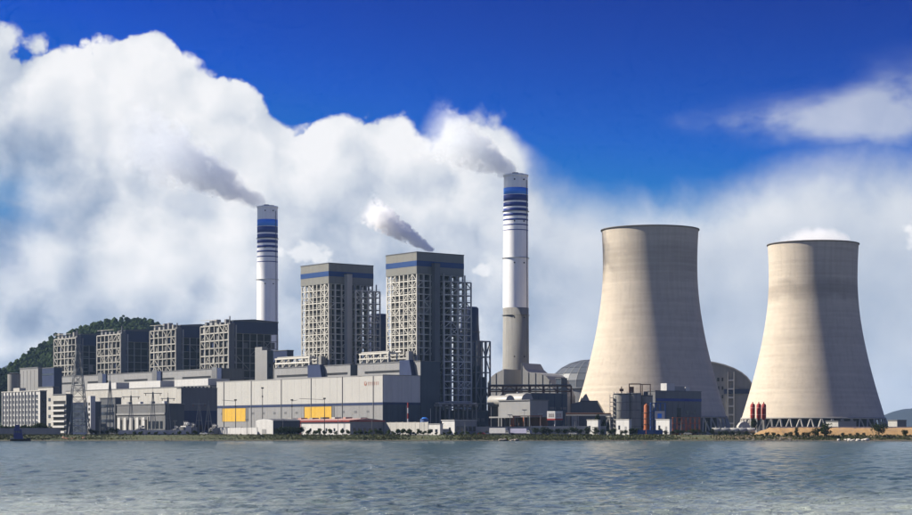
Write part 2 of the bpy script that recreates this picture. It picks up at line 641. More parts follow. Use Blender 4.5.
faces = np.stack([idx[:-1, :-1], idx[:-1, 1:], idx[1:, 1:], idx[1:, :-1]], -1).reshape(-1, 4)
me = bpy.data.meshes.new('water')
me.vertices.add(len(verts))
me.vertices.foreach_set('co', verts.ravel())
me.loops.add(faces.size)
me.loops.foreach_set('vertex_index', faces.ravel())
me.polygons.add(len(faces))
me.polygons.foreach_set('loop_start', np.arange(0, faces.size, 4))
me.polygons.foreach_set('use_smooth', np.ones(len(faces), bool))
me.update(calc_edges=True)
wm = bpy.data.materials.new('lake_water')
wm.use_nodes = True
q = G(wm.node_tree)
out = q.n('ShaderNodeOutputMaterial')
b = q.n('ShaderNodeBsdfPrincipled')
b.inputs['Roughness'].default_value = .12
b.inputs['IOR'].default_value = 1.333
geo = q.n('ShaderNodeNewGeometry')
pv_ = q.vm('MULTIPLY', geo.outputs['Position'], (.55, 1.0, 1.0))
# bright cloud reflection painted into the water's base colour as soft pale patches
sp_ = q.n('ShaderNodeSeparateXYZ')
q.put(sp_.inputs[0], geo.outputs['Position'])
cloud_glint = None
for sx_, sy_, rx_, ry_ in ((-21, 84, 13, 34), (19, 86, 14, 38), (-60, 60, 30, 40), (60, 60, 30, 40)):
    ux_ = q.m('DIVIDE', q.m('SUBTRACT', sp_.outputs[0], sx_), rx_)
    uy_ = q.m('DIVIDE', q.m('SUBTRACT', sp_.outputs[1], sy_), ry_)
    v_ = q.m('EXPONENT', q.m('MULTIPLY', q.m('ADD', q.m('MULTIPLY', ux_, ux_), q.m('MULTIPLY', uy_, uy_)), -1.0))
    cloud_glint = v_ if cloud_glint is None else q.m('MAXIMUM', cloud_glint, v_)
cloud_glint = q.m('MULTIPLY', cloud_glint, q.ss(q.noise(pv_, .12, 4, .6), .25, .65, .45, 1.0))
q.put(b.inputs['Base Color'], q.mix(cloud_glint, (.06, .10, .10), (.34, .39, .345)))
hgt_ = q.m('ADD', q.noise(pv_, 1.6, 6, .66), q.m('MULTIPLY', q.noise(pv_, .3, 4, .55), 1.5))
bn = q.n('ShaderNodeBump')
bn.inputs['Strength'].default_value = .8
bn.inputs['Distance'].default_value = 1.0
q.put(bn.inputs['Height'], hgt_)
q.put(b.inputs['Normal'], bn.outputs[0])
wm.node_tree.links.new(b.outputs[0], out.inputs[0])
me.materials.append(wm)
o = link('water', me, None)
tag(o, 'wide rippled grey-blue lake in front of the power station', 'water', kind='structure')


# ------------------------------------------------------------------ hills
def hill(name, Y, peaks, depth, label, mat, x0, x1, nxh=90, seed=1, rough=.05):
    xs = np.linspace(x0, x1, nxh)
    yh = np.linspace(-depth, depth, 25)
    vv, ff = [], []
    rs = smooth_noise(xs, seed, 8, 18.0 / (x1 - x0))
    hm = lambda x, y, r: 0
    for j, yy in enumerate(yh):
        for i, x in enumerate(xs):
            hh = float(np.interp(CX + x * F / Y, [p_[0] for p_ in peaks], [zl(p_[1], Y) for p_ in peaks]))
            prof = math.cos(min(1, abs(yy / depth)) * math.pi / 2) ** 1.3
            zz = max(0, hh) * prof * (1 + rough * rs[i])
            vv.append((x, Y + yy, GZ - .5 + zz))
    for j in range(24):
        for i in range(nxh - 1):
            a = j * nxh + i
            ff.append((a, a + 1, a + nxh + 1, a + nxh))
    o = mesh(name, mat, None, vv, ff, True)
    tag(o, label, 'hill', kind='structure')
    return np.array(vv).reshape(25, nxh, 3)


HILLM = M('hill_scrub', (.035, .055, .02), .95, .3, .02)
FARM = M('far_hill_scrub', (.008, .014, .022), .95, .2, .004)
hg = hill('hill', 2500, [(-130, 433), (20, 384), (40, 364), (60, 354), (85, 341), (105, 333), (130, 328), (160, 328), (185, 333), (215, 348), (260, 388), (330, 433)], 500, 'wooded green hill rising behind the older boiler units', HILLM, at(-130, 2500).x, at(330, 2500).x)
hg2 = hill('hill', 2050, [(-160, 433), (-90, 384), (-40, 364), (0, 369), (14, 381), (30, 402), (95, 433)], 220, 'small dark green wooded hill at the far left edge', HILLM, at(-160, 2050).x, at(95, 2050).x, seed=4)
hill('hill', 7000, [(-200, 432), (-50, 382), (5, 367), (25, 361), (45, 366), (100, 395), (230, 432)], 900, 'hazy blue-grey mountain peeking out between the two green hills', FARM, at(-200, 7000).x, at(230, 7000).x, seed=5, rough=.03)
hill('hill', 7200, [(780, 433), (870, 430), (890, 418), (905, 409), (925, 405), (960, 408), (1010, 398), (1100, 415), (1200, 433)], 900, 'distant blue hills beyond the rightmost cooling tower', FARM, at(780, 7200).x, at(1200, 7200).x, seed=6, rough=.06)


def blob_trees(name, grids, n, label, smin, smax, seed):
    r = np.random.default_rng(seed)
    ico = [(0, 0, 1), (.89, 0, .45), (.28, .85, .45), (-.72, .53, .45), (-.72, -.53, .45), (.28, -.85, .45), (.72, .53, -.45), (-.28, .85, -.45), (-.89, 0, -.45), (-.28, -.85, -.45), (.72, -.53, -.45), (0, 0, -1)]
    ico = np.array(ico)
    icf = [(0, 1, 2), (0, 2, 3), (0, 3, 4), (0, 4, 5), (0, 5, 1), (1, 6, 2), (2, 7, 3), (3, 8, 4), (4, 9, 5), (5, 10, 1), (2, 6, 7), (3, 7, 8), (4, 8, 9), (5, 9, 10), (1, 10, 6)]
    vv, ff = [], []
    for k in range(n):
        gr = grids[k % len(grids)]
        i = r.integers(1, gr.shape[1] - 1)
        j = r.integers(3, 15)
        fi, fj = r.random(), r.random()
        p = gr[j, i] * (1 - fj) + gr[j + 1, i] * fj + (gr[j, i + 1] - gr[j, i]) * fi
        if p[2] < GZ + 18:
            continue
        s = r.uniform(smin, smax)
        for c in range(4):
            off = r.normal(0, .45, 3) * s
            b0 = len(vv)
            sc_ = s * r.uniform(.4, .75)
            pts = ico * sc_ * r.uniform(.65, 1.25, (12, 1)) + p + off + (0, 0, s * .55)
            vv.extend(pts.tolist())
            ff.extend([tuple(b0 + q_ for q_ in f) for f in icf])
    o = mesh(name, FOREST, None, vv, ff)
    tag(o, label, 'forest', kind='stuff')


blob_trees('forest', [hg], 8000, 'dense dark green forest covering the hill behind the boilers', 2.6, 6.8, 5)
blob_trees('forest', [hg2], 1800, 'dense green woodland on the small hill at far left', 2.5, 6.0, 6)


# ------------------------------------------------------------------ cooling towers
def cooling_tower(px, Y, label, cm=CONC):
    t = thing('cooling_tower', label, 'cooling tower', at(px, Y), 0, 'hyperbolic concrete cooling towers')
    prof = []
    a, zt, zb, ztop = 34.0, 122.0, 12.0, 147.8
    bl, bu = 86.0, 110.0
    n = 46
    for i in range(n + 1):
        z = zb + (ztop - zb) * i / n
        bb = bl if z < zt else bu
        prof.append((a * math.sqrt(1 + ((z - zt) / bb) ** 2), z))
    lathe('shell', cm, t, prof, 128)
    lathe('shell_lining', CONC2, t, [(r - .45, z) for r, z in prof[::-1]], 96)
    rt = prof[-1][0]
    lathe('rim', RIM, t, [(rt - .5, ztop - .3), (rt + .7, ztop - .3), (rt + .7, ztop + .4), (rt - .5, ztop + .4)], 128)
    rb = prof[0][0]
    lathe('ring_beam', LEGC, t, [(rb - .5, zb - .1), (rb + .5, zb - .1), (rb + .4, zb + 1.3), (rb + .05, zb + 1.3)], 128)
    nleg = 44
    rg = rb + 3.6
    for i in range(nleg):
        a0 = 2 * math.pi * i / nleg
        for s in (-1, 1):
            a1 = a0 + s * math.pi / nleg * .92
            beam('leg', LEGC, t, (rg * math.cos(a0), rg * math.sin(a0), 0), (rb * math.cos(a1), rb * math.sin(a1), zb), 1.0)
    lathe('basin_wall', CONC2, t, [(rg + 2, 0), (rg + 2, 2.2), (rg + 1.6, 2.2), (rg + 1.6, 0)], 96)
    lathe('fill_pack', CASING, t, [(rb - 7, 0.2), (rb - 7, zb + .8)], 64)
    return t


cooling_tower(650, 1375, 'larger cooling tower standing between the silos and the chimney')
ct2 = cooling_tower(813, 1480, 'cooling tower at right with steam over its rim and red tanks beside', CONCB)


# ------------------------------------------------------------------ chimneys
def chimney(px, Y, toprow, r0, r1, label, grey_row=None, wr=None):
    t = thing('chimney', label, 'chimney', at(px, Y), 0, 'striped power station chimneys')
    Hc = zl(toprow, Y)
    rad = lambda z: r0 + (r1 - r0) * z / Hc
    zg = zl(grey_row, Y) if grey_row else 22
    lathe('shaft', CHIMW, t, [(rad(zg), zg), (rad(Hc * .6), Hc * .6), (rad(Hc), Hc)], 48)
    lathe('base_section', CONC2, t, [(rad(0) + .03, 0), (rad(zg) + .03, zg), (rad(zg) - .3, zg)], 48)
    lathe('cap', CHIMW, t, [(rad(Hc) + .03, Hc - 1.2), (rad(Hc) + .45, Hc - 1.0), (rad(Hc) + .45, Hc + .3), (rad(Hc) - .8, Hc + .3), (rad(Hc) - .8, Hc - 6)], 48)
    for k in range(3):
        a = k * 2.1 + .4
        cyl('flue', STEELG, t, (3.6 * math.cos(a), 3.6 * math.sin(a), Hc - 3), 2.4, 4.6, .98, 20)
    per = F / Y
    z = Hc - 13 / per
    for mat_, th_, gap in ((LBLUE, 6.6, .5), (DBLUE, 6.0, 1.6), (DBLUE, 4.0, 1.8), (DBLUE, 3.1, 2.2), (DBLUE, 2.4, 2.8), (DBLUE, 1.7, 3.8), (DBLUE, 1.1, 4.2), (DBLUE, .8, 0)):
        th_, gap = th_ / per, gap / per
        lathe('stripe', mat_, t, [(rad(z) - .05, z), (rad(z) + .06, z), (rad(z - th_) + .06, z - th_), (rad(z - th_) - .05, z - th_)], 48)
        z -= th_ + gap
    for hz in (.98, .82, .66, .45, .3):
        zz = Hc * hz
        for a in (-1.7, -.9):
            o = cyl('hatch', DARK, t, (rad(zz) * math.cos(a), rad(zz) * math.sin(a), zz), .55, .5, 1.0, 10, (math.cos(a), math.sin(a), 0))
    for hz in (.86, .68, .46):
        zz = Hc * hz
        lathe('gallery', STEELG, t, [(rad(zz), zz), (rad(zz) + .9, zz), (rad(zz) + .9, zz + .12), (rad(zz), zz + .12)], 40)
    for k in range(30):
        z0 = 6 + k * (Hc - 10) / 30
        z1 = 6 + (k + 1) * (Hc - 10) / 30
        a = -.55
        beam('ladder_section', STEELG, t, ((rad(z0) + .3) * math.cos(a), (rad(z0) + .3) * math.sin(a), z0), ((rad(z1) + .3) * math.cos(a), (rad(z1) + .3) * math.sin(a), z1), .35)
    return t


chimney(267.5, 1667, 207, 9.7, 8.9, 'white chimney with blue stripes trailing grey smoke behind the older boilers')
chimney(515.8, 1400, 175.5, 10.0, 8.9, 'tall white chimney with blue stripes and grey concrete lower half', 308)


# ------------------------------------------------------------------ steel frames
def grid_frame(t, x0, x1, y0, y1, zs, xs_, ys_, mat, cw, bw, brw, brace=.5, faces='FEBL', seed=0, cname='column'):
    """open steel frame: columns, floor beams and braces, each a piece of its own"""
    r = random.Random(seed)
    z0, z1 = zs[0], zs[-1]
    lines = []
    if 'F' in faces:
        lines.append([(x, y0) for x in xs_])
    if 'E' in faces:
        lines.append([(x1, y) for y in ys_])
    if 'B' in faces:
        lines.append([(x, y1) for x in xs_])
    if 'L' in faces:
        lines.append([(x0, y) for y in ys_])
    seen = set()
    for ln in lines:
        for p in ln:
            k = (round(p[0], 2), round(p[1], 2))
            if k in seen:
                continue
            seen.add(k)
            box(cname, mat, t, p[0] - cw / 2, p[0] + cw / 2, p[1] - cw / 2, p[1] + cw / 2, z0, z1)
        for z in zs[1:]:
            beam('floor_beam', mat, t, (*ln[0], z), (*ln[-1], z), bw * .9, bw)
        for i in range(len(ln) - 1):
            for k in range(len(zs) - 1):
                if r.random() < brace:
                    p, q_ = ln[i], ln[i + 1]
                    m_ = r.random()
                    if m_ < .6:
                        beam('brace', mat, t, (*p, zs[k]), (*q_, zs[k + 1]), brw)
                    if m_ > .35:
                        beam('brace', mat, t, (*q_, zs[k]), (*p, zs[k + 1]), brw)


def lin_(a, b, n):
    return [a + (b - a) * i / n for i in range(n + 1)]


def big_boiler(a, b, L, W, Hh, label, shaft_y, seed, shaft_mat=None):
    t = thing('boiler_house', label, 'boiler house', plant(a, b), -TH, 'tall open-frame boiler houses')
    zc = Hh - 13.5
    # cladding round the head, in three courses
    box('roof_cladding', BEIGE, t, -L - .6, .6, -.6, W + .4, Hh - 5.2, Hh)
    box('blue_stripe', BLUE, t, -L - .7, .7, -.7, W + .45, Hh - 8.6, Hh - 5.2)
    box('lower_cladding', BEIGE, t, -L - .6, .6, -.6, W + .4, zc, Hh - 8.6)
    box('roof_kerb', DGREY, t, -L - .8, .8, -.8, W + .6, Hh, Hh + .5)
    NL, NB = 24, 7
    zs = lin_(0, zc, NL)
    xs_, ys_ = lin_(-L, 0, NB), lin_(0, W, NB)
    grid_frame(t, -L, 0, 0, W, zs, xs_, ys_, STEEL, .85, .6, .4, .0, 'FEBL', seed)
    r = random.Random(seed)
    for k in range(NL):                               # diagonal bracing of the sunlit side
        for i in range(NB):
            if i in (0, 5, 6) or (i in (1, 2) and k % 3 == 0) or r.random() < .35:
                s = (k + i) % 2
                beam('brace', STEEL, t, (xs_[i + s], -.1, zs[k]), (xs_[i + 1 - s], -.1, zs[k + 1]), .38)
                if r.random() < .35:
                    beam('brace', STEEL, t, (xs_[i + 1 - s], .1, zs[k]), (xs_[i + s], .1, zs[k + 1]), .34)
    for k in range(NL):
        for i in range(NB):
            if (i in (2, 5) and k % 2 == 0) or r.random() < .16:
                s = k % 2
                beam('brace', STEEL, t, (.1, ys_[i + s], zs[k]), (.1, ys_[i + 1 - s], zs[k + 1]), .36)
    # second row of columns and the floors
    for x in xs_[1:-1]:
        box('inner_column', STEEL, t, x + 1.2, x + 2.0, 3.4, 4.2, 0, zc)
    for y in ys_[1:-1]:
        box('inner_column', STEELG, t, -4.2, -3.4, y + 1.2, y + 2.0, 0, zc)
    for z in zs[1:-1]:
        x_a = -L + .4 if r.random() < .7 else -L + 6
        box('floor', GRATE, t, x_a, -.5, .5, 4.6, z - .12, z + .12)
        box('floor', GRATE, t, -4.6, -.5, 4.7, W - .5 - (0 if r.random() < .6 else 8), z - .12, z + .12)
        beam('guard_rail', STEEL, t, (-L, -.3, z + 1.3), (0, -.3, z + 1.3), .14)
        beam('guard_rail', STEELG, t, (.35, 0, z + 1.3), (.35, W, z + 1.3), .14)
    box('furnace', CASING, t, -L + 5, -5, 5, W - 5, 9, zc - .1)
    for i in range(22):                                # ducts and equipment on the floors behind the frame
        k = r.randint(2, 17)
        x = rr(-L + 3, -6)
        box('duct', r.choice((PIPE, GREY, LGREY)), t, x, x + r.uniform(2, 5), 1.2, 4.4, zs[k] + .3, zs[k] + r.uniform(2.5, 9))
    for i in range(20):
        k = r.randint(2, 20)
        y = r.uniform(2, W - 8)
        box('duct', r.choice((GREY, STEELD, LGREY)), t, -4.2, -1.2, y, y + r.uniform(2, 5), zs[k] + .3, zs[k] + r.uniform(2.5, 9))
    for x in (-L + 2.7, -L + 8, -9.5, -3.3):          # risers
        z0_ = r.uniform(10, 30)
        tube('riser', PIPE, t, (x, 2.2, z0_), (x, 2.2, zc - r.uniform(4, 30)), .7)
    for y in (6, 17, W - 8):
        tube('riser', PIPE, t, (-2.2, y, 12), (-2.2, y, zc - r.uniform(2, 20)), .7)
    # lift shaft on the shaded side
    s = box('lift_shaft', shaft_mat or OFFW, t, .9, 4.4, shaft_y, shaft_y + 4.2, 0, Hh - 7)
    box('lift_shaft_cap', DGREY, t, .8, 4.5, shaft_y - .1, shaft_y + 4.3, Hh - 7, Hh - 6.4)
    # outer platform frame on the shaded side
    zs2 = zs[1:24]
    ys2 = lin_(shaft_y + 6, W + 2, 4)
    grid_frame(t, 1.0, 6.0, ys2[0], W + 2, [0] + zs2, [1.0, 6.0], ys2, STEEL, .8, .65, .45, .2, 'FEB', seed + 1, 'platform_column')
    for z in zs2:
        box('platform_floor', GRATE, t, 1.2, 6.1, ys2[0], W + 1.8, z - .1, z + .1)
        beam('guard_rail', STEELG, t, (6.2, ys2[0], z + 1.2), (6.2, W + 2, z + 1.2), .14)
    for i in range(5):
        k = r.randint(3, 15)
        y = r.uniform(ys2[0] + 1, W - 4)
        box('duct', r.choice((GREY, STEELD)), t, 2, 5, y, y + r.uniform(2, 5), zs[k] + .3, zs[k] + r.uniform(2, 4.6))
    for i in range(4):
        y = ys2[0] + 2 + i * 5.5
        cyl('vent_stack', PIPE, t, (3 + (i % 2), y, zs2[-1]), .5, r.uniform(3, 6), 1, 10)
    # lit main steam pipes at the foot of the sunny side
    for i in range(5):
        z = 44 + i * 2.2
        tube('steam_pipe', PIPE, t, (-L - 2 + i, -2 - i * .6, z), (-2 - i * 2, -2 - i * .6, z), .75)
    box('duct_bend', PIPE, t, -5, -2, -5, -1.2, 44, 53)
    return t


BL, BW = 32.0, 37.0
big_boiler(46.5, 60, BL, BW, 115.6, 'taller boiler house nearest the chimney, blue band, steel lattice down to the ground', 11.0, 3, GREY)
big_boiler(145.5, 60, 33.0, 36.0, 115.6, 'boiler house with pale lift shaft, farther from the tall chimney', 11.9, 8)


def old_boiler(a, label, seed, L=40.0, W=42.0, Hh=83.2):
    t = thing('older_boiler_house', label, 'boiler house', plant(a, 60), -TH, 'older navy-clad boiler houses in a row')
    r = random.Random(seed)
    Lf = L
    zc = Hh - 9
    box('roof_cladding', NAVY, t, -12, .4, 4, W, zc, Hh - .4)
    prism_x('roof', DGREY, t, [(3.6, Hh - .4), (W + .4, Hh - .4), (W + .4, Hh + .4), (W * .5, Hh + 1.6), (3.6, Hh + .4)], -12.4, .8)
    box('rear_cladding', NAVY, t, -L + 4, -12, 16, W, 40, Hh - 2)
    # coal-bunker side: heavy cream frame standing proud in the sun
    zs = lin_(47, Hh - 3, 6)
    xs_ = lin_(-Lf, 0, 6)
    ys_ = [0, 6]
    grid_frame(t, -Lf, 0, 0, 6, zs, xs_, ys_, STEELM, 1.0, .85, .55, r.uniform(.22, .42), 'FEBL', seed)
    for i in range(30):
        x = r.uniform(-Lf + 1, -5)
        k = r.randint(0, 5)
        box('duct', r.choice((PIPE, GREY, STEELD, NAVY, CASING)), t, x, x + r.uniform(2, 6), .8, 5, zs[k] + .6, zs[k] + r.uniform(2, 7))
    for i in range(4):
        x = -Lf + 4 + i * 9
        tube('riser', PIPE, t, (x, 1.5, 48), (x, 1.5, Hh - 5), .9)
    for z in zs:
        box('floor', GRATE, t, -Lf + .8, -.8, .7, 5.5, z - .15, z + .15)
    for x in xs_[::3]:
        box('support_column', LGREY, t, x - 1.2, x + 1.2, 1, 4, 0, 47)
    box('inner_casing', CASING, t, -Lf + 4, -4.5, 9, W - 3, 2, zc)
    # open shaded side: grid of beams before the dark casing
    zs2 = lin_(20, zc, 10)
    ye = lin_(6, W, 6)
    grid_frame(t, -L, 0, 6, W, zs2, xs_, ye, STEELM, .55, .42, .3, .10, 'E', seed + 5)
    for z in zs2[1:]:
        box('floor', GRATE, t, -4.4, -.5, 6.5, W - 1, z - .1, z + .1)
    # roof gear
    for i in range(5):
        x = -Lf + 4 + i * 7
        box('roof_vent', r.choice((STEELG, PIPE)), t, x, x + r.uniform(2, 4), 1, 4.5, Hh - 3, Hh + r.uniform(-1, 2.5))
    beam('roof_beam', STEELM, t, (-Lf, 0, Hh + r.uniform(.5, 2)), (r.uniform(-18, -3), 0, Hh + 1), .4)
    for i in range(12):
        y = r.uniform(7, W - 5)
        k = r.randint(0, 8)
        box('duct', r.choice((GREY, STEELD, NAVY, PIPE)), t, -3.6, -1, y, y + r.uniform(1.5, 5), zs2[k] + .3, zs2[k] + r.uniform(2, 6))
    for i in range(3):
        cyl('vent_stack', STEELG, t, (-2 - i * 1.6, 2 + i, Hh - 3), .45, r.uniform(4, 7), 1, 8)
    box('lift_shaft', GREY, t, -3.5, .6, .7, 4.6, 0, Hh - 1.5)
    return t


old_boiler(275, 'navy-topped older boiler house below the smoking chimney', 21)
old_boiler(352, 'second older navy boiler house from the smoking chimney', 22)
old_boiler(440, 'third older navy boiler house from the smoking chimney, before the wooded hill', 23)
old_boiler(518, 'farthest older boiler house at the left end of its row', 24)


# ------------------------------------------------------------------ turbine halls and bunker bays
def cladding_panels(t, mat, x0, x1, y, z0, z1, wid, name='panel'):
    n = max(1, round((x1 - x0) / wid))
    w = (x1 - x0) / n
    for i in range(n):
        box(name, mat, t, x0 + i * w + .05, x0 + (i + 1) * w - .05, y - .25, y, z0, z1)


L, W = dims(383, 1130, 217, 420)
HH = zl(375.3, 1130)
t = thing('turbine_hall', 'long cream turbine hall with two yellow panels and blue band', 'hall', plant(0, 0))
zb_ = HH * .505
box('wall', DGREY, t, -L, 0, 0, W, 0, HH - .6)
cladding_panels(t, CREAM, -L, 0, 0, zb_ + 1.6, HH, 8)
cladding_panels(t, LGREY, -L, 0, 0, 0, zb_, 8)
for i in range(4):
    box('end_panel', WHITEP, t, 0, .25, i * W / 4 + .05, (i + 1) * W / 4 - .05, zb_ + 1.6, HH)
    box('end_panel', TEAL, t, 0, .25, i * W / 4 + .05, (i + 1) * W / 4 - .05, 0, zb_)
box('blue_band', NAVY, t, -L - .3, .4, -.4, W, zb_, zb_ + 1.6)
box('roof', LGREY, t, -L - .3, .4, -.4, W + .3, HH, HH + .5)
for pl, pr_, in ((223, 246), (305, 332)):
    ka = []
    for p in (pl, pr_):
        k = (p - CX) / F
        ka.append((P0.x - k * P0.y) / (math.cos(TH) + k * math.sin(TH)))
    nl = 5
    for i in range(nl):
        w_ = (ka[0] - ka[1]) / nl
        box('yellow_panel', YELLOW, t, -ka[0] + i * w_ + .06, -ka[0] + (i + 1) * w_ - .06, -.42, -.25, HH * .25, zb_ - .3)
    box('panel_lintel', DGREY, t, -ka[0] - .4, -ka[1] + .4, -.5, -.25, zb_ - .3, zb_ - .02)
    for x in (-ka[0] - .3, -ka[1] + .3):
        box('panel_jamb', DGREY, t, x - .2, x + .2, -.5, -.25, HH * .25, zb_ - .3)
    box('door', GREY, t, -ka[1] + .1, -ka[1] + 3.2, -.40, -.25, HH * .25, zb_ - .3)
# emblem and lettering high on the wall near the corner
k1 = [(P0.x - ((p - CX) / F) * P0.y) / (math.cos(TH) + ((p - CX) / F) * math.sin(TH)) for p in (364.5, 380)]
xl, xr = -k1[0], -k1[1]
cyl('emblem', BROWNTXT, t, (xl + 1.4, -.25, HH - 4.6), 1.3, .12, 1.0, 20, (0, -1, 0))
cyl('emblem_eye', CREAM, t, (xl + 1.7, -.36, HH - 4.3), .6, .06, 1.0, 16, (0, -1, 0))
nchar = 6
for i in range(nchar):
    x = xl + 3.8 + i * (xr - xl - 4) / nchar
    w_ = (xr - xl - 4) / nchar * .72
    box('character_stroke', BROWNTXT, t, x, x + w_, -.31, -.25, HH - 4.1, HH - 3.8)
    box('character_stroke', BROWNTXT, t, x + w_ * .1, x + w_ * .9, -.31, -.25, HH - 4.9, HH - 4.65)
    box('character_stroke', BROWNTXT, t, x + w_ * .4, x + w_ * .58, -.32, -.25, HH - 5.6, HH - 3.5)
    box('character_stroke', BROWNTXT, t, x + w_ * .05, x + w_ * .95, -.31, -.25, HH - 5.6, HH - 5.4)
for f_ in (.95, .77, .58, .4, .22, .05):
    cyl('rain_pipe', LGREY, t, (-L * f_, -.45, 0), .2, HH, 1, 8)
for i in range(14):
    x = -L * (.97 - i * .068)
    box('wall_vent', GREY, t, x, x + 2.6, -.36, -.25, zb_ - 4.5, zb_ - 3.2)
cyl('rain_pipe', STEELG, t, (.45, W * .62, 0), .3, HH * .5, 1, 8)


def bunker_bay(a0, a1, b0, wdt, hh, label, wall, slots, dark=None, rack=None, group=None, endmat=None):
    t = thing('bunker_bay', label, 'hall', plant(a0, b0), -TH, group)
    L_ = a1 - a0
    box('wall', wall, t, -L_, 0, 0, wdt, 0, hh)
    box('end_wall', endmat or TEAL, t, 0, .3, 0, wdt, 0, hh)
    box('roof', GREY, t, -L_ - .2, .4, -.3, wdt + .2, hh, hh + .5)
    for s0, s1 in slots:
        box('window_band', DARK, t, -s1, -s0, -.12, 0, hh - 6.0, hh - 4.6)
    if dark:
        for d0, d1 in dark:
            prism('hopper_housing', NAVY, t, [(-d1, hh - 14), (-d0 + 2, hh - 14), (-d0 - 2.0, hh + 1.0), (-d1, hh + 1.0)], -3.2, 0.2)
    if rack:
        r = random.Random(int(a0) + 3)
        for r0, r1 in rack:
            n = max(2, int((r1 - r0) / 7))
            xs_ = lin_(-r1, -r0, n)
            for x in xs_:
                box('rack_post', STEEL, t, x - .35, x + .35, .4, 1.1, hh + .5, hh + 6.3)
                box('rack_post', STEEL, t, x - .35, x + .35, 7, 7.7, hh + .5, hh + 6.3)
                beam('rack_tie', STEEL, t, (x, .7, hh + 6), (x, 7.4, hh + 6), .5)
            for z in (3.2, 6.3):
                beam('rack_beam', STEEL, t, (-r1 - 1, .7, hh + z), (-r0 + 1, .7, hh + z), .9)
            for k in range(3):
                tube('rack_pipe', PIPE, t, (-r1, 2 + k * 1.7, hh + 7.1), (-r0, 2 + k * 1.7, hh + 7.1), .6)
            for k in range(n):
                box('valve_station', r.choice((PIPE, LGREY, STEEL)), t, xs_[k] + 1, xs_[k] + r.uniform(3, 5.5), 2, 5, hh + .5, hh + r.uniform(2, 5))
                beam('rack_brace', STEEL, t, (xs_[k], .7, hh + .5), (xs_[k + 1], .7, hh + 6), .35)
    return t


bunker_bay(0, 66, 27.8, 15, 44.4, 'grey bunker bay beside the nearer boiler house with dark end wall', LGREY, [(20, 58)], [(5, 17)], [(34, 64)], 'bunker bays above the cream hall')
bunker_bay(74, 163, 27.8, 15, 44.4, 'grey bunker bay with long slot window before the farther boiler house', LGREY, [(3, 26), (46, 86)], [(28, 44)], [(48, 88)], 'bunker bays above the cream hall')

# older turbine hall, stepped towards the lake
L2, W2 = 215.0, 26.0
o2 = plant(200, 0)
H2 = zl(386, o2.y)
t = thing('turbine_hall', 'older pale turbine hall behind the switchyard, left of the cream hall', 'hall', o2)
box('wall', OFFW, t, -L2, 0, 0, W2, 0, H2)
cladding_panels(t, OFFW, -L2, 0, 0, 14, H2 - .2, 9)
box('roof', GREY, t, -L2 - .2, .5, -.4, W2 + .2, H2, H2 + .6)
for i in range(10):
    x = -L2 + 6 + i * (L2 - 10) / 10
    box('window_band', DARK, t, x, x + 9, -.35, -.2, 9.5, 11.5)
for i in range(3):
    x = -8 - i * 66
    box('roof_house', WHITEP, t, x - 46, x, 3, 20, H2 + .6, H2 + 5.4)
t = thing('grey_workshop', 'dark grey and navy workshop block at the left end of the cream hall', 'building', at(181, 1120))
Lw, Ww = dims(181, 1120, 177, 217)
Hw = zl(388, 1120)
box('wall', OFFW, t, -Lw, 0, 0, Ww, 0, Hw)
box('end_wall', GREY, t, 0, .3, 0, Ww, Hw * .52, Hw - .1)
box('end_base', NAVY, t, 0, .35, 0, Ww, 0, Hw * .52)
box('roof', GREY, t, -Lw - .2, .5, -.4, Ww + .2, Hw, Hw + .4)
for i in range(8):
    y = 2 + i * (Ww - 4) / 8
    box('roof_vent', DGREY, t, -3, -.5, y, y + 1.4, Hw + .4, Hw + 1.1)
for i in range(6):
    y = 2 + i * (Ww - 4) / 6
    box('window', GLASS, t, .35, .45, y, y + 2.2, 3, 6)

bay = bunker_bay(238, 560, 30, 20, 46.4, 'long grey bunker bay linking the four older boiler houses', LGREY, [(12, 52), (64, 90), (104, 140), (166, 200), (216, 256)], None, None, None, GREY)
for a_ in (0, 86, 172, 262):
    box('shaft', GREY, bay, -a_ - 9, -a_ - 2, -1.0, -.02, 0, 48)
    box('shaft_face', NAVY, bay, -a_ - 2, -a_ + 4, -.9, -.02, 16, 47)

# transfer towers and conveyor
Ltt, Wtt = dims(267, 1350, 255, 273)
t = thing('transfer_tower', 'pale grey coal transfer tower with stepped top beside the navy boiler', 'tower', at(267, 1350))
box('wall', LGREY, t, -Ltt, 0, 0, Wtt, 0, zl(350, 1350))
box('stair_head', LGREY, t, -Ltt, -Ltt * .42, .05, Wtt - .05, zl(350, 1350), zl(346.5, 1350))
box('end_wall', TEAL, t, 0, .3, 0, Wtt, 0, zl(350, 1350) - .3)
for i in range(5):
    box('window', GLASS, t, .3, .42, Wtt * .3, Wtt * .6, 12 + i * 9, 14.5 + i * 9)
t = thing('conveyor_gallery', 'dark navy conveyor gallery leading off the pale transfer tower', 'conveyor', at(287, 1352))
Lcg, _w = dims(287, 1352, 266, 290)
box('gallery_wall', NAVY, t, -Lcg, 0, 0, 5.5, zl(361.5, 1352), zl(350.5, 1352))
box('roof', DGREY, t, -Lcg, .3, -.3, 5.8, zl(350.5, 1352), zl(350.5, 1352) + .5)
for i in range(3):
    box('support_leg', STEELG, t, -Lcg * (i + .3) / 3.3 - 1, -Lcg * (i + .3) / 3.3, 1.5, 4, 0, zl(361.5, 1352))
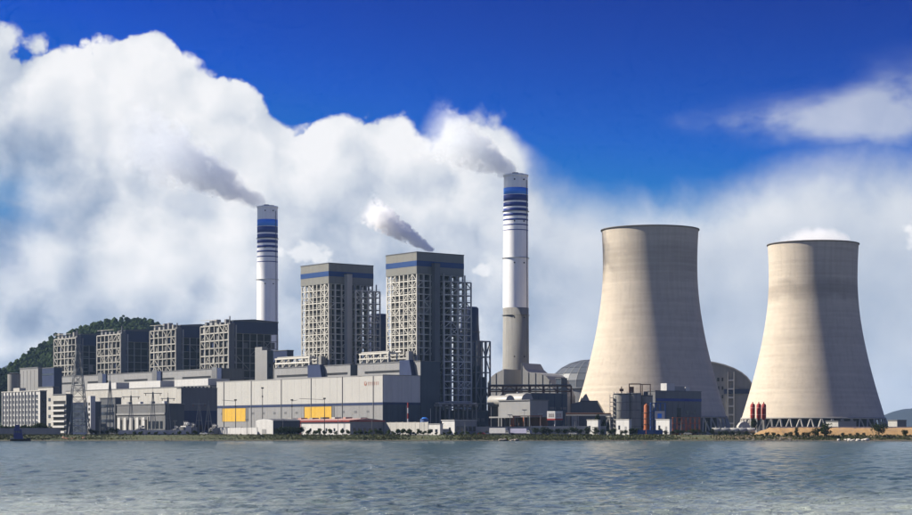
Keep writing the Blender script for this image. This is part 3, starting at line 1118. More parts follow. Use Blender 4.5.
# far left grey blocks
Lq, Wq = dims(38, 1400, 20, 42)
t = thing('grey_building', 'plain grey block with sheet walls above the white office building', 'building', at(38, 1400))
box('wall', LGREY, t, -Lq, 0, 0, Wq, 0, zl(368, 1400))
box('roof', GREY, t, -Lq - .3, .3, -.3, Wq + .3, zl(368, 1400), zl(368, 1400) + .8)
box('end_wall', GREY, t, 0, .3, 0, Wq, 0, zl(368, 1400) - .5)
for i in range(4):
    box('panel_joint', GREY, t, -Lq * (i + 1) / 5 - .12, -Lq * (i + 1) / 5 + .12, -.1, 0, 4, zl(370, 1400))
t = thing('storage_silo', 'grey cylindrical silo with flat top at the far left', 'silo', at(14, 1390), 0)
cyl('shell', CONC2, t, (0, 0, 0), 4.6, zl(374, 1390), 1, 32)
cyl('roof', DGREY, t, (0, 0, zl(374, 1390)), 4.8, .8, .6, 32)
t = thing('dark_building', 'low navy block between the farthest boiler and the grey block', 'building', at(54, 1480))
Lq, Wq = dims(54, 1480, 40, 62)
box('wall', NAVY, t, -Lq, 0, 0, Wq, 0, zl(368, 1480))
box('roof', DGREY, t, -Lq - .3, .3, -.3, Wq + .3, zl(368, 1480), zl(368, 1480) + .7)
box('window_band', GLASS, t, -Lq + 1, -1, -.12, 0, zl(375, 1480), zl(373, 1480))

# absorber towers behind the boilers, duct frame
for px, Y_, r_, row, lab in ((469.5, 1300, 6.4, 307, 'dark navy absorber tower showing beside the nearer boiler house'), (378.5, 1345, 6.8, 314, 'dark navy absorber tower showing in the gap between the two tall boilers')):
    t = thing('absorber_tower', lab, 'tower', at(px, Y_), 0, 'absorber towers behind the boilers')
    hh = zl(row, Y_)
    lathe('shell', NAVY, t, [(r_ * 1.3, 0), (r_ * 1.28, hh * .55), (r_, hh * .86), (r_ * .97, hh - 1), (r_ * .8, hh), (.1, hh + .3)], 40)
    for k in range(5):
        z = hh * (.2 + .15 * k)
        lathe('stiffener_ring', DGREY, t, [(r_ * .9, z), (r_ * 1.34 - k * .05 * r_, z), (r_ * 1.34 - k * .05 * r_, z + .5), (r_ * .9, z + .5)], 40)
t = thing('duct_support_tower', 'dark steel frame carrying flue ducts beside the nearer boiler house', 'steel frame', at(476, 1235))
Lf_, Wf_ = dims(476, 1235, 468, 490)
hf = zl(341, 1235)
zs = lin_(0, hf, 6)
grid_frame(t, -Lf_, 0, 0, Wf_, zs, lin_(-Lf_, 0, 2), lin_(0, Wf_, 3), STEELG, .9, .7, .5, .4, 'FEBL', 31)
box('flue_duct', TEAL, t, -Lf_ + 1.5, -1.5, 1.5, Wf_ - 1.5, 3, hf * .62)
box('flue_duct', TEAL, t, -Lf_ + 2, -2, 2, Wf_ * .5, hf * .62, hf * .74)
for z in zs[1:]:
    box('floor', GRATE, t, -1.4, -.5, .6, Wf_ - .6, z - .12, z + .12)
# low dark annex at the foot of the nearer boiler
t = thing('fan_house', 'low dark blue-grey fan house at the foot of the nearer boiler', 'building', at(446, 1160))
Lq, Wq = dims(446, 1160, 438, 488)
hq = zl(411, 1160)
box('wall', TEAL, t, -Lq, 0, 0, Wq, 0, hq)
box('roof', DGREY, t, -Lq - .4, .4, -.4, Wq + .4, hq, hq + .6)
for i in range(7):
    y = 3 + i * (Wq - 5) / 7
    box('door', DARK, t, .02, .14, y, y + 3.0, 0, 6)
    box('louvre', GREY, t, .02, .2, y, y + 3.2, 8.2, 10.4)
t = thing('pipe_bridge', 'grey steel pipe bridge with light deck at the nearer boiler foot', 'pipe bridge', at(440, 1150))
for i in range(5):
    y = i * 7.0
    box('post', STEELG, t, -.4, .4, y - .4, y + .4, 0, zl(404, 1150))
    box('post', STEELG, t, -4.4, -3.6, y - .4, y + .4, 0, zl(404, 1150))
box('deck', LGREY, t, -4.8, .8, -1, 29, zl(406.5, 1150), zl(404, 1150))
for i in range(6):
    box('deck_opening', DARK, t, .8, .9, 1 + i * 4.6, 3.4 + i * 4.6, zl(406.1, 1150), zl(404.6, 1150))
for k in range(3):
    tube('pipe', PIPE, t, (-1 - k * 1.2, -1, zl(404, 1150) + .6), (-1 - k * 1.2, 29, zl(404, 1150) + .6), .45)


# ------------------------------------------------------------------ buildings on the left shore
def simple_block(name, label, cat, pc, Y_, pl, pr, row, front, end, roof=None, group=None):
    L_, W_b = dims(pc, Y_, pl, pr)
    W_b = max(W_b, 4)
    hh = zl(row, Y_)
    t = thing(name, label, cat, at(pc, Y_), -TH, group)
    box('wall', front, t, -L_, 0, 0, W_b, 0, hh)
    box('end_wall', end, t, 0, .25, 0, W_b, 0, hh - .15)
    box('roof', roof or GREY, t, -L_ - .3, .4, -.35, W_b + .3, hh, hh + .45)
    return t, L_, W_b, hh


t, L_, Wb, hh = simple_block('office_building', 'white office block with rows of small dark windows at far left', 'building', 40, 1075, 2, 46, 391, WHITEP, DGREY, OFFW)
ncol, nrow = 11, 7
for i in range(ncol):
    x = -L_ + 2 + i * (L_ - 3) / ncol
    box('fin', WHITEP, t, x - .9, x - .45, -.7, 0, 1, hh)
    for k in range(nrow):
        z = 3.2 + k * (hh - 4) / nrow
        f = box('window', GLASS, t, x + .6, x + 2.6, -.10, 0, z, z + 1.8)
        box('window_sill', OFFW, t, x + .5, x + 2.7, -.28, -.0, z - .3, z - .05)
for k in range(nrow):
    z = 3.2 + k * (hh - 4) / nrow
    box('window', GLASS, t, .25, .35, 1.2, Wb - 1, z, z + 1.6)
box('roof_house', OFFW, t, -L_ * .78, -L_ * .62, 2, 6, hh + .45, hh + 2.4)

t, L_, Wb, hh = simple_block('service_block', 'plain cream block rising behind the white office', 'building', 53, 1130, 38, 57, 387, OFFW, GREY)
for i in range(4):
    box('window', GLASS, t, -L_ * .3, -L_ * .15, -.1, 0, 5 + i * 5, 7 + i * 5)
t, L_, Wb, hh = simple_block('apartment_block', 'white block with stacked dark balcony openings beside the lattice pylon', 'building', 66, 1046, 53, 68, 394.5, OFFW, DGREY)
nf = 6
for k in range(nf):
    z = 1.2 + k * (hh - 4.5) / nf
    b_ = box('balcony_opening', DARK, t, -L_ + .6, -.5, -.08, 0, z + 1.1, z + 2.9)
    box('balcony_slab', WHITEP, t, -L_, .2, -1.3, 0, z - .1, z + .9)
t, L_, Wb, hh = simple_block('control_building', 'dark navy glazed block behind the tall lattice pylon', 'building', 94, 1090, 67, 101, 402, NAVY, DGREY, OFFW)
for i in range(7):
    x = -L_ + 1 + i * (L_ - 1) / 7
    for k in range(4):
        z = 1.5 + k * (hh - 2) / 4
        box('pane', GLASS, t, x, x + L_ / 7 - .8, -.12, 0, z, z + hh / 4 - 1.0)
box('stair_tower', WHITEP, t, -1.6, 2.0, -3.2, -.15, 0, hh + 3.5)
for k in range(6):
    box('stair_window', DARK, t, -.6, 1.2, -3.3, -3.2, 2 + k * 3, 3.5 + k * 3)
t, L_, Wb, hh = simple_block('relay_house', 'narrow black-walled block between navy block and long grey building', 'building', 115, 1120, 100, 119, 398, DGREY, DGREY)
for k in range(4):
    box('window_band', GLASS, t, -L_ + 1, -1, -.1, 0, 3 + k * 4.4, 4.8 + k * 4.4)
t, L_, Wb, hh = simple_block('switchgear_building', 'long grey switchgear building with white bays and dark end', 'building', 165, 1072, 117, 184, 404, GREY, DGREY, LGREY)
for i in range(5):
    x = -L_ + 1 + i * 7.4
    box('bay_wall', WHITEP, t, x, x + 3.2, -.3, 0, 0, hh * .58)
    box('bay_door', DARK, t, x + 3.5, x + 6.6, -.12, 0, 0, hh * .5)
    box('bay_post', OFFW, t, x + 6.7, x + 7.2, -.4, 0, 0, hh * .6)
box('cornice', LGREY, t, -L_ - .1, .3, -.5, 0, hh * .66, hh * .72)
for i in range(5):
    x = -L_ * .42 + i * L_ * .08
    box('window', GLASS, t, x, x + L_ * .055, -.1, 0, hh * .2, hh * .45)
for i in range(4):
    x = -L_ + 8 + i * 14
    box('roof_unit', r_ := WHITEP if i % 2 else LGREY, t, x, x + 2.5, 2, 4, hh + .45, hh + 1.8)


# pylon
def lattice_tower(px, Y_, base, hgt, topw, label, levels, mat, w):
    t = thing('lattice_pylon', label, 'pylon', at(px, Y_), R(20))
    zz = [hgt * (1 - (1 - i / levels) ** 1.35) for i in range(levels + 1)]
    hw = lambda z: (base / 2) + (topw / 2 - base / 2) * (z / hgt) ** .8
    for k in range(levels):
        z0, z1 = zz[k], zz[k + 1]
        a0, a1 = hw(z0), hw(z1)
        c0 = [(-a0, -a0, z0), (a0, -a0, z0), (a0, a0, z0), (-a0, a0, z0)]
        c1 = [(-a1, -a1, z1), (a1, -a1, z1), (a1, a1, z1), (-a1, a1, z1)]
        for i in range(4):
            beam('leg', mat, t, c0[i], c1[i], w)
            j = (i + 1) % 4
            beam('brace', mat, t, c0[i], c1[j], w * .55)
            beam('brace', mat, t, c0[j], c1[i], w * .55)
            beam('cross_tie', mat, t, c1[i], c1[j], w * .5)
    for z, ln in ((hgt * .98, 5), (hgt * .86, 6.5), (hgt * .74, 5.5)):
        for s in (-1, 1):
            beam('cross_arm', mat, t, (0, 0, z), (s * ln, 0, z + .3), w * .7)
            beam('cross_arm', mat, t, (0, 0, z + 1.4), (s * ln, 0, z + .3), w * .5)
    return t


lattice_tower(78, 1052, 12.5, 50, 1.6, 'tall grey lattice pylon standing before the navy block', 9, STEELG, .42)


def a_frame(px, Y_, hgt, label, spread=4.5, w=.4, mat=None, arm=False):
    mat = mat or STEELG
    t = thing('gantry', label, 'gantry', at(px, Y_), R(8))
    beam('leg', mat, t, (-spread / 2, 0, 0), (-.2, 0, hgt), w)
    beam('leg', mat, t, (spread / 2, 0, 0), (.2, 0, hgt), w)
    beam('cross_tie', mat, t, (-spread * .27, 0, hgt * .45), (spread * .27, 0, hgt * .45), w * .8)
    beam('rear_leg', mat, t, (0, 3.4, 0), (0, .1, hgt), w)
    beam('spike', mat, t, (0, 0, hgt), (0, 0, hgt * 1.12), w * .5)
    if arm:
        beam('cross_beam', mat, t, (-arm, .3, hgt * .97), (arm, .3, hgt * .97), w)
        for s in (-1, 0, 1):
            cyl('insulator', BROWN, t, (s * arm * .8, .3, hgt * .97 - 1.4), .18, 1.3, 1, 8)
    return t


a_frame(110, 1056, 30, 'slender pale A-shaped gantry left of the long grey building', 5, .5, LGREY)
a_frame(131, 1062, 22, 'A-shaped gantry with cross beam before the white bays', 3.5, .35, STEELG, 5)
a_frame(153, 1062, 24, 'A-shaped gantry with cross beam before the right part of the long grey building', 3.5, .35, STEELG, 5)
a_frame(199, 1064, 18, 'A-shaped gantry before the shaded end of the older hall', 5, .38, LGREY, 4)
a_frame(208.5, 1060, 17, 'A-shaped gantry closest to the cream turbine hall', 5, .38, LGREY)
a_frame(168, 1062, 21, 'A-shaped gantry at the dark end of the grey switchgear building', 3.5, .35, STEELG, 4)


def transformer(px, Y_, label, s=1.0, mat=None):
    t = thing('transformer', label, 'transformer', at(px, Y_), -TH, 'transformers in the switchyard')
    m_ = mat or LGREY
    box('tank', m_, t, -2 * s, 2 * s, -1.2 * s, 1.2 * s, .4, 3.4 * s)
    for i in range(6):
        box('radiator_fin', STEELG, t, -1.9 * s + i * .65 * s, -1.6 * s + i * .65 * s, -1.9 * s, -1.2 * s, .6, 3.0 * s)
    cyl('conservator', m_, t, (-1.6 * s, .6, 4.2 * s), .5 * s, 3.2 * s, 1, 12, (1, 0, 0))
    for i in range(3):
        cyl('bushing', WHITEP, t, (-1.2 * s + i * 1.2 * s, -.3, 3.4 * s), .18 * s, 1.8 * s, .5, 8)
    box('plinth', CONC2, t, -2.5 * s, 2.5 * s, -2 * s, 1.7 * s, 0, .4)


transformer(186, 1066, 'white transformer beside the dark end of the switchgear building', 1.5, WHITEP)
transformer(192.5, 1070, 'grey transformer with fins left of the A-shaped gantry', 1.3)
transformer(214.5, 1066, 'grey transformer at the left edge of the cream turbine hall', 1.2)
transformer(176, 1060, 'small grey transformer before the dark end wall of the switchgear building', 1.0)
transformer(141, 1056, 'small grey transformer before the long grey switchgear building', 1.1)


# portal masts before the cream hall
def lamp_mast(px, Y_, row, label, arm):
    t = thing('lamp_mast', label, 'lamp post', at(px, Y_), 0, 'tall lamp masts before the cream hall')
    hh = zl(row, Y_)
    cyl('pole', STEELD, t, (0, 0, 0), .28, hh, .5, 8)
    beam('arm', STEELD, t, (0, 0, hh * .97), (arm, 0, hh), .2)
    box('lamp_head', DARK, t, -.7, .7, -.4, .4, hh - .3, hh + .4)
    box('bracket', STEELD, t, -.35, .35, -.3, .3, hh * .8, hh * .84)


lamp_mast(235.5, 1062, 400, 'thin dark lamp mast before the left yellow panel', -7.5)
lamp_mast(292, 1062, 400, 'thin dark lamp mast midway along the cream hall', 3)
lamp_mast(324.5, 1062, 398.5, 'thin dark lamp mast before the right yellow panel', -14)
lamp_mast(262.5, 1075, 388, 'tallest thin mast rising above the white gabled shed', 0)

# ------------------------------------------------------------------ low buildings along the shore
t = thing('gabled_shed', 'small white shed with low rounded gable by the shore', 'shed', at(273, 1046))
L_, Wb = dims(273, 1046, 255.5, 300)
hh = zl(420.5, 1046)
prism('wall', WHITEP, t, [(-L_, 0), (0, 0), (0, hh), (-L_ * .25, hh + .7), (-L_ * .5, hh + .9), (-L_ * .75, hh + .7), (-L_, hh)], 0, Wb)
prism('roof', GREY, t, [(.3, hh - .05), (.3, hh + .2), (-L_ * .25, hh + .92), (-L_ * .5, hh + 1.12), (-L_ * .75, hh + .92), (-L_ - .3, hh + .2), (-L_ - .3, hh + .0), (-L_ * .5, hh + .95)], .3, Wb + .3)
box('end_wall', DGREY, t, 0, .15, .2, Wb, 0, hh - .3)
for i in range(4):
    box('window', GLASS, t, .15, .25, 3 + i * Wb / 4.5, 5.5 + i * Wb / 4.5, 2, 4)
box('door', LGREY, t, -L_ * .62, -L_ * .38, -.1, 0, 0, 3.2)

t = thing('red_roofed_shed', 'long low white shed under thin red roof before the cream hall', 'shed', at(350, 1056))
L_, Wb = dims(350, 1056, 272, 383)
hh = zl(421.5, 1056)
box('wall', WHITEP, t, -L_ * .62, 0, 0, Wb, 0, hh)
box('open_bay', DGREY, t, -L_, -L_ * .62, 2, Wb, 0, hh)
box('end_wall', LGREY, t, 0, .2, 0, Wb, 0, hh - .1)
box('eaves', RED, t, -L_ - 1, .9, -1.0, Wb + .8, hh, hh + .7)
prism_x('roof', REDW, t, [(-1.2, hh + .7), (Wb + 1, hh + .7), (Wb * .5, hh + 1.9)], -L_ - 1.1, 1.0)
for i in range(6):
    x = -L_ * .6 + i * L_ * .1
    box('window', GLASS, t, x, x + 1.6, -.1, 0, 2.0, 3.8)
for i in range(6):
    y = 2 + i * Wb / 6.4
    box('window', GLASS, t, .2, .3, y, y + 1.7, 2.0, 3.8)
for i in range(7):
    x = -L_ + 3 + i * L_ / 7
    box('roof_unit', (OFFW, REDW, LGREY, DGREY)[i % 4], t, x, x + rr(2, 6), Wb * .4, Wb * .6, hh + 1.5, hh + rr(2.1, 2.8))
for i in range(7):
    x = -L_ + .5 + i * L_ * .38 / 6
    box('bay_post', RED, t, x - .15, x + .15, -.6, -.3, 0, hh)


def wall_run(name, label, cat, p0, p1, Y_, r0, mat, along=False, cap=None):
    a, b_ = at(p0, Y_), at(p1, Y_)
    ln = b_.x - a.x
    t = thing(name, label, cat, a, 0)
    if along:                                        # runs with the plant's axes, back to the left
        ln = dims(p1, Y_, p0, p1 + 1)[0]
        t.location = b_ + U * ln
        t.rotation_euler = (0, 0, -TH)
    hh = zl(r0, Y_)
    n = max(1, round(ln / 6))
    for i in range(n):
        box('panel', mat, t, i * ln / n + .15, (i + 1) * ln / n - .15, 0, .25, 0, hh + rr(-.05, .05))
    for i in range(n + 1):
        box('pier', cap or mat, t, i * ln / n - .2, i * ln / n + .2, -.08, .33, 0, hh + .25)
    box('foot', CONC2, t, 0, ln, -.15, .4, 0, .5)


wall_run('boundary_wall', 'long pale grey wall between the red-roofed shed and the white hut', 'wall', 384, 428, 1038, 422, OFFW, True)
wall_run('boundary_wall', 'low bright white wall left of the white gabled shed', 'wall', 214, 257, 1034, 427.6, WHITEP, True)
wall_run('boundary_wall', 'white wall running behind the row of round shrubs right of the billboard', 'wall', 531, 606, 1052, 426, OFFW)
wall_run('boundary_wall', 'low pale wall along the left shore below the long grey building', 'wall', 118, 186, 1046, 430, ROCKW)
wall_run('boundary_wall', 'pale wall below the white office block', 'wall', -8, 60, 1044, 428, LGREY)
wall_run('boundary_wall', 'pale grey wall between white hut and billboard', 'wall', 476, 530, 1054, 426.5, LGREY)

t = thing('site_hut', 'white hut with dark windows on its shaded side near boiler foot', 'hut', at(454.5, 1050))
L_, Wb = dims(454.5, 1050, 442, 476)
hh = zl(420.5, 1050)
box('wall', WHITEP, t, -L_, 0, 0, Wb, 0, hh)
box('end_wall', LGREY, t, 0, .2, 0, Wb, 0, hh - .1)
box('roof', WHITEP, t, -L_ - .4, .5, -.4, Wb + .4, hh, hh + .4)
for i in range(5):
    y = 1.2 + i * Wb / 5.2
    box('window', GLASS, t, .2, .32, y, y + 1.9, 2.2, 4.8)
box('window', GLASS, t, -L_ * .45, -L_ * .3, -.1, 0, 2.4, 4.2)
t = thing('site_annex', 'low white annex adjoining the white hut', 'hut', at(440, 1052))
L_, Wb = dims(440, 1052, 428, 443)
hh = zl(424, 1052)
box('wall', WHITEP, t, -L_, 0, 0, Wb, 0, hh)
box('roof', LGREY, t, -L_ - .3, .3, -.3, Wb + .3, hh, hh + .35)
for i in range(2):
    box('window', GLASS, t, -L_ * .8 + i * L_ * .4, -L_ * .6 + i * L_ * .4, -.1, 0, 1.6, 3.2)
t = thing('storage_tank', 'small blue drum tank by the shaded end of the cream hall', 'tank', at(424.5, 1080), 0)
cyl('shell', CONT, t, (0, 0, 0), 2.4, 9, 1, 24)
cyl('lid', LBLUE, t, (0, 0, 9), 2.5, .9, .4, 24)
beam('vent_pipe', WHITEP, t, (3.4, 0, 0), (3.4, 0, 15), .22)
t = thing('vent_pole', 'red and white banded pole at the shaded end of the cream hall', 'pole', at(408, 1090), 0)
for i in range(6):
    cyl('pole_band', RED if i % 2 else WHITEP, t, (0, 0, i * 3.1), .38, 3.1, 1, 12)

# middle cluster between boiler and silos -----------------------------------
t, L_, Wb, hh = simple_block('dark_blue_building', 'dark blue sheet-clad building behind the red and white billboard', 'building', 531, 1170, 522, 567, 393.5, NAVY, TEAL)
for i in range(3):
    box('louvre', GREY, t, .25, .4, 6 + i * Wb * .3, 11 + i * Wb * .3, hh * .62, hh * .68)
for i in range(4):
    box('rib', NAVY, t, .25, .45, (i + .9) * Wb / 4.6, (i + .9) * Wb / 4.6 + .5, 0, hh - .3)
t = thing('open_shed', 'grey-walled open shed with dark rust-brown bay left of the dark blue building', 'shed', at(530, 1120))
L_, Wb = dims(530, 1120, 499, 533)
hh = zl(400.5, 1120)
box('upper_wall', LGREY, t, -L_, 0, 0, 14, hh * .52, hh)
box('roof', GREY, t, -L_ - .4, .4, -.5, 14.5, hh, hh + .6)
box('back_wall', BROWN, t, -L_, 0, 13, 14, 0, hh * .52)
box('canopy', LGREY, t, -L_ - 2, -L_ * .3, -6, -.1, hh * .50, hh * .54)
for i in range(6):
    x = -L_ + .5 + i * (L_ - 1) / 5
    box('post', ORANGE if i in (2, 4) else STEELD, t, x - .35, x + .35, 0, .7, 0, hh * .52)
for i in range(4):
    x = -L_ + 3 + i * L_ / 4.4
    box('stored_frame', ORANGE if i == 2 else BROWN, t, x, x + 4, 6, 9, 0, rr(4, 7))
for i, (px, Y_, r_, lab) in enumerate(((497, 1150, 5.5, 'pale horizontal tank at left on the open shed roof line'), (514, 1155, 7.5, 'large pale horizontal tank behind the open shed'))):
    t = thing('horizontal_tank', lab, 'tank', at(px, Y_), -TH)
    zt_ = zl(401, Y_)
    cyl('shell', PIPE, t, (-9, 3, zt_), r_ * .62, 18, 1, 24, (1, 0, 0))
    for s in (-6, 6):
        box('saddle', STEELD, t, s - .8, s + .8, 1, 5, 0, zt_)
    cyl('manhole', STEELG, t, (0, 3, zt_ + r_ * .6), .8, 1.0, 1, 12)
# pipe bridge across
t = thing('pipe_bridge', 'long brown pipe bridge on trestles in front of the grey duct hood', 'pipe bridge', at(489, 1230), R(-6))
ln = (571 - 489) * 1230 / F
for i in range(7):
    x = i * ln / 6
    box('trestle_post', BROWN, t, x - .4, x + .4, -.4, .4, 0, zl(386, 1230))
    box('trestle_post', BROWN, t, x - .4, x + .4, 4, 4.8, 0, zl(386, 1230))
for row in (386, 391.5):
    beam('truss_chord', BROWN, t, (0, 0, zl(row, 1230)), (ln, 0, zl(row, 1230)), .7)
    beam('truss_chord', BROWN, t, (0, 4.4, zl(row, 1230)), (ln, 4.4, zl(row, 1230)), .7)
for i in range(12):
    x0, x1 = i * ln / 12, (i + 1) * ln / 12
    ra, rb_ = (386, 391.5) if i % 2 else (391.5, 386)
    beam('truss_brace', BROWN, t, (x0, 0, zl(ra, 1230)), (x1, 0, zl(rb_, 1230)), .4)
for k in range(3):
    tube('pipe', PIPE, t, (0, 1 + k * 1.3, zl(391, 1230) + .9), (ln, 1 + k * 1.3, zl(391, 1230) + .9), .5)
tube('pipe', STEELD, t, (0, 1.6, zl(386, 1230) + .6), (ln, 1.6, zl(386, 1230) + .6), .45)


# duct hoods beside the chimney foot
def hood(pl, pr, Y_, rows, label, mat):
    """curved hood: outline rows from left to right"""
    t = thing('duct_hood', label, 'duct', at(pl, Y_), R(-34))
    n = len(rows) - 1
    kp = (pr - CX) / F
    ln = (kp * Y_ - (pl - CX) * Y_ / F) / (math.cos(R(34)) + kp * math.sin(R(34)))
    prof = [(ln * i / n, zl(r, Y_ - ln * i / n * math.sin(R(34)))) for i, r in enumerate(rows)]
    prism('hood_shell', mat, t, [(0, 0), (ln, 0)] + prof[::-1], 0, 26)
    for i in range(0, n + 1, 2):
        x, z = prof[i]
        box('stiffener', GREY, t, x - .2, x + .2, -.35, 0, 0, z - .3)
    return t


hood(521.5, 556.5, 1350, [363, 369, 372, 372.5, 372.5, 373, 374, 376, 380, 387, 396], 'pale curved flue duct hood sloping down beside the tall chimney foot', LGREY)
hood(488, 504, 1365, [382, 376, 373, 371, 369], 'pale flue duct hood on the boiler side of the tall chimney', LGREY)
t, L_, Wb, hh = simple_block('pump_house', 'narrow dark pump house between the duct hood and the dome', 'building', 561, 1320, 556, 567, 378.5, TEAL, DGREY)
for k in range(3):
    box('window_band', GLASS, t, .25, .35, 1, Wb - 1, 8 + k * 9, 10 + k * 9)

# dome
Yd = 1720
t = thing('coal_dome', 'grey ribbed coal storage dome half hidden by the larger cooling tower', 'dome', at(592, Yd), 0)
Rd = (592 - 548.5) * Yd / F
zd0, zd1 = zl(389, Yd), zl(359.5, Yd)
lathe('drum_wall', LGREY, t, [(Rd - .6, 0), (Rd - .6, zd0)], 64)
lathe('drum_ring', GREY, t, [(Rd - .6, zd0 - .6), (Rd + .6, zd0 - .6), (Rd + .6, zd0 + .6), (Rd - 1, zd0 + .6)], 64)
nseg, nlev = 28, 6
dv = lambda a, f: (Rd * math.cos(f) * math.cos(a), Rd * math.cos(f) * math.sin(a), zd0 + (zd1 - zd0) * math.sin(f))
for i in range(nseg):
    a0, a1 = 2 * math.pi * (i + .04) / nseg, 2 * math.pi * (i + .96) / nseg
    if math.sin((a0 + a1) / 2) > .45:
        continue
    for k in range(nlev):
        f0, f1 = math.pi / 2 * (k + .03) / nlev, math.pi / 2 * (k + .97) / nlev
        vv = [dv(a0, f0), dv(a1, f0), dv(a1, f1), dv(a0, f1)]
        inn = [tuple(np.array(v) * (.985, .985, 1) - (0, 0, .4)) for v in vv]
        mesh('panel', DOMEM, t, vv + inn, [(0, 1, 2, 3), (4, 7, 6, 5), (0, 4, 5, 1), (1, 5, 6, 2), (2, 6, 7, 3), (3, 7, 4, 0)])
lathe('liner', DGREY, t, [(Rd * math.cos(f) * .975, zd0 + (zd1 - zd0) * math.sin(f) - .5) for f in lin_(0, math.pi / 2 - .01, 14)], 64)
for i in range(nseg):
    a0 = 2 * math.pi * i / nseg
    if math.sin(a0) > .45:
        continue
    for k in range(nlev):
        beam('rib', LGREY, t, dv(a0, math.pi / 2 * k / nlev), dv(a0, math.pi / 2 * (k + 1) / nlev), .45)

# vaulted shed right of the big tower
Yv = 1640
t = thing('vaulted_shed', 'grey vaulted coal shed showing between the two cooling towers', 'shed', at(690, Yv), R(-10))
m_px = Yv / F
hw = 61 * m_px
n = 16
eave = zl(389, Yv)
crown = zl(361, Yv)
arc = [(-hw * math.cos(math.pi * i / n), eave + (crown - eave) * math.sin(math.pi * i / n)) for i in range(n + 1)]
prism('end_wall', LGREY, t, [(-hw, 0), (hw, 0)] + arc[::-1], 0, 60)
for i in range(n):
    (x0, z0), (x1, z1) = arc[i], arc[i + 1]
    ux, uz = x1 - x0, z1 - z0
    l_ = math.hypot(ux, uz)
    nx_, nz_ = -uz / l_ * 1.1, ux / l_ * 1.1
    prism('roof_panel', OFFW, t, [(x0, z0), (x1, z1), (x1 + nx_, z1 + nz_), (x0 + nx_, z0 + nz_)], -2.0, 62)
for k in range(6):
    z = 9 + k * 7.4
    box('window', DARK, t, 27 * m_px, 29 * m_px, -.3, 0, z, z + 3.0)
    box('window', DARK, t, 31.5 * m_px, 33 * m_px, -.3, 0, z, z + 3.0)
    box('stair_landing', WHITEP, t, 38 * m_px, 43 * m_px, -2.4, -.1, z, z + 1.4)
for x in (37.5, 43.5):
    box('stair_post', OFFW, t, x * m_px - .5, x * m_px + .5, -2.6, -.1, 0, 54)
box('fascia', NAVY, t, 34 * m_px, hw, -1.4, -.05, eave - 4.2, eave - .2)

# grey sloped shed and neighbours
t = thing('lean_to_shed', 'grey shed with sloping roof beside the silos', 'shed', at(571, 1200), R(-5))
m_px = 1200 / F
prism('wall', GREY, t, [(0, 0), (35 * m_px, 0), (35 * m_px, zl(417, 1200)), (26 * m_px, zl(401.5, 1200)), (9 * m_px, zl(401.5, 1200)), (0, zl(404, 1200))], 0, 22)
prism('roof', DGREY, t, [(9 * m_px, zl(401.5, 1200)), (26.3 * m_px, zl(401.5, 1200)), (35.6 * m_px, zl(417, 1200)), (35.6 * m_px, zl(416, 1200)), (26.5 * m_px, zl(400.6, 1200)), (9 * m_px, zl(400.6, 1200))], -.5, 22.5)
box('door', DARK, t, 12 * m_px, 17 * m_px, -.1, 0, 0, 6)
box('annex', OFFW, t, .5, 8 * m_px, -6, -.2, 0, zl(416, 1200))
for i in range(4):
    box('window', GLASS, t, 2 + i * 1.2, 2.7 + i * 1.2, -.1, 0, 12, 14)
t = thing('pipe_bridge', 'low brown pipe bridge before the sloping grey shed', 'pipe bridge', at(566, 1100), 0)
ln = 45 * 1100 / F
for i in range(5):
    box('trestle_post', STEELD, t, i * ln / 4 - .25, i * ln / 4 + .25, 0, .5, 0, zl(414.5, 1100))
beam('truss_chord', STEELD, t, (0, .25, zl(414.5, 1100)), (ln, .25, zl(414.5, 1100)), .5)
tube('pipe', BROWN, t, (0, .25, zl(413.6, 1100)), (ln, .25, zl(413.6, 1100)), .4)
tube('pipe', PIPE, t, (0, -.6, zl(415.4, 1100)), (ln, -.6, zl(415.4, 1100)), .35)

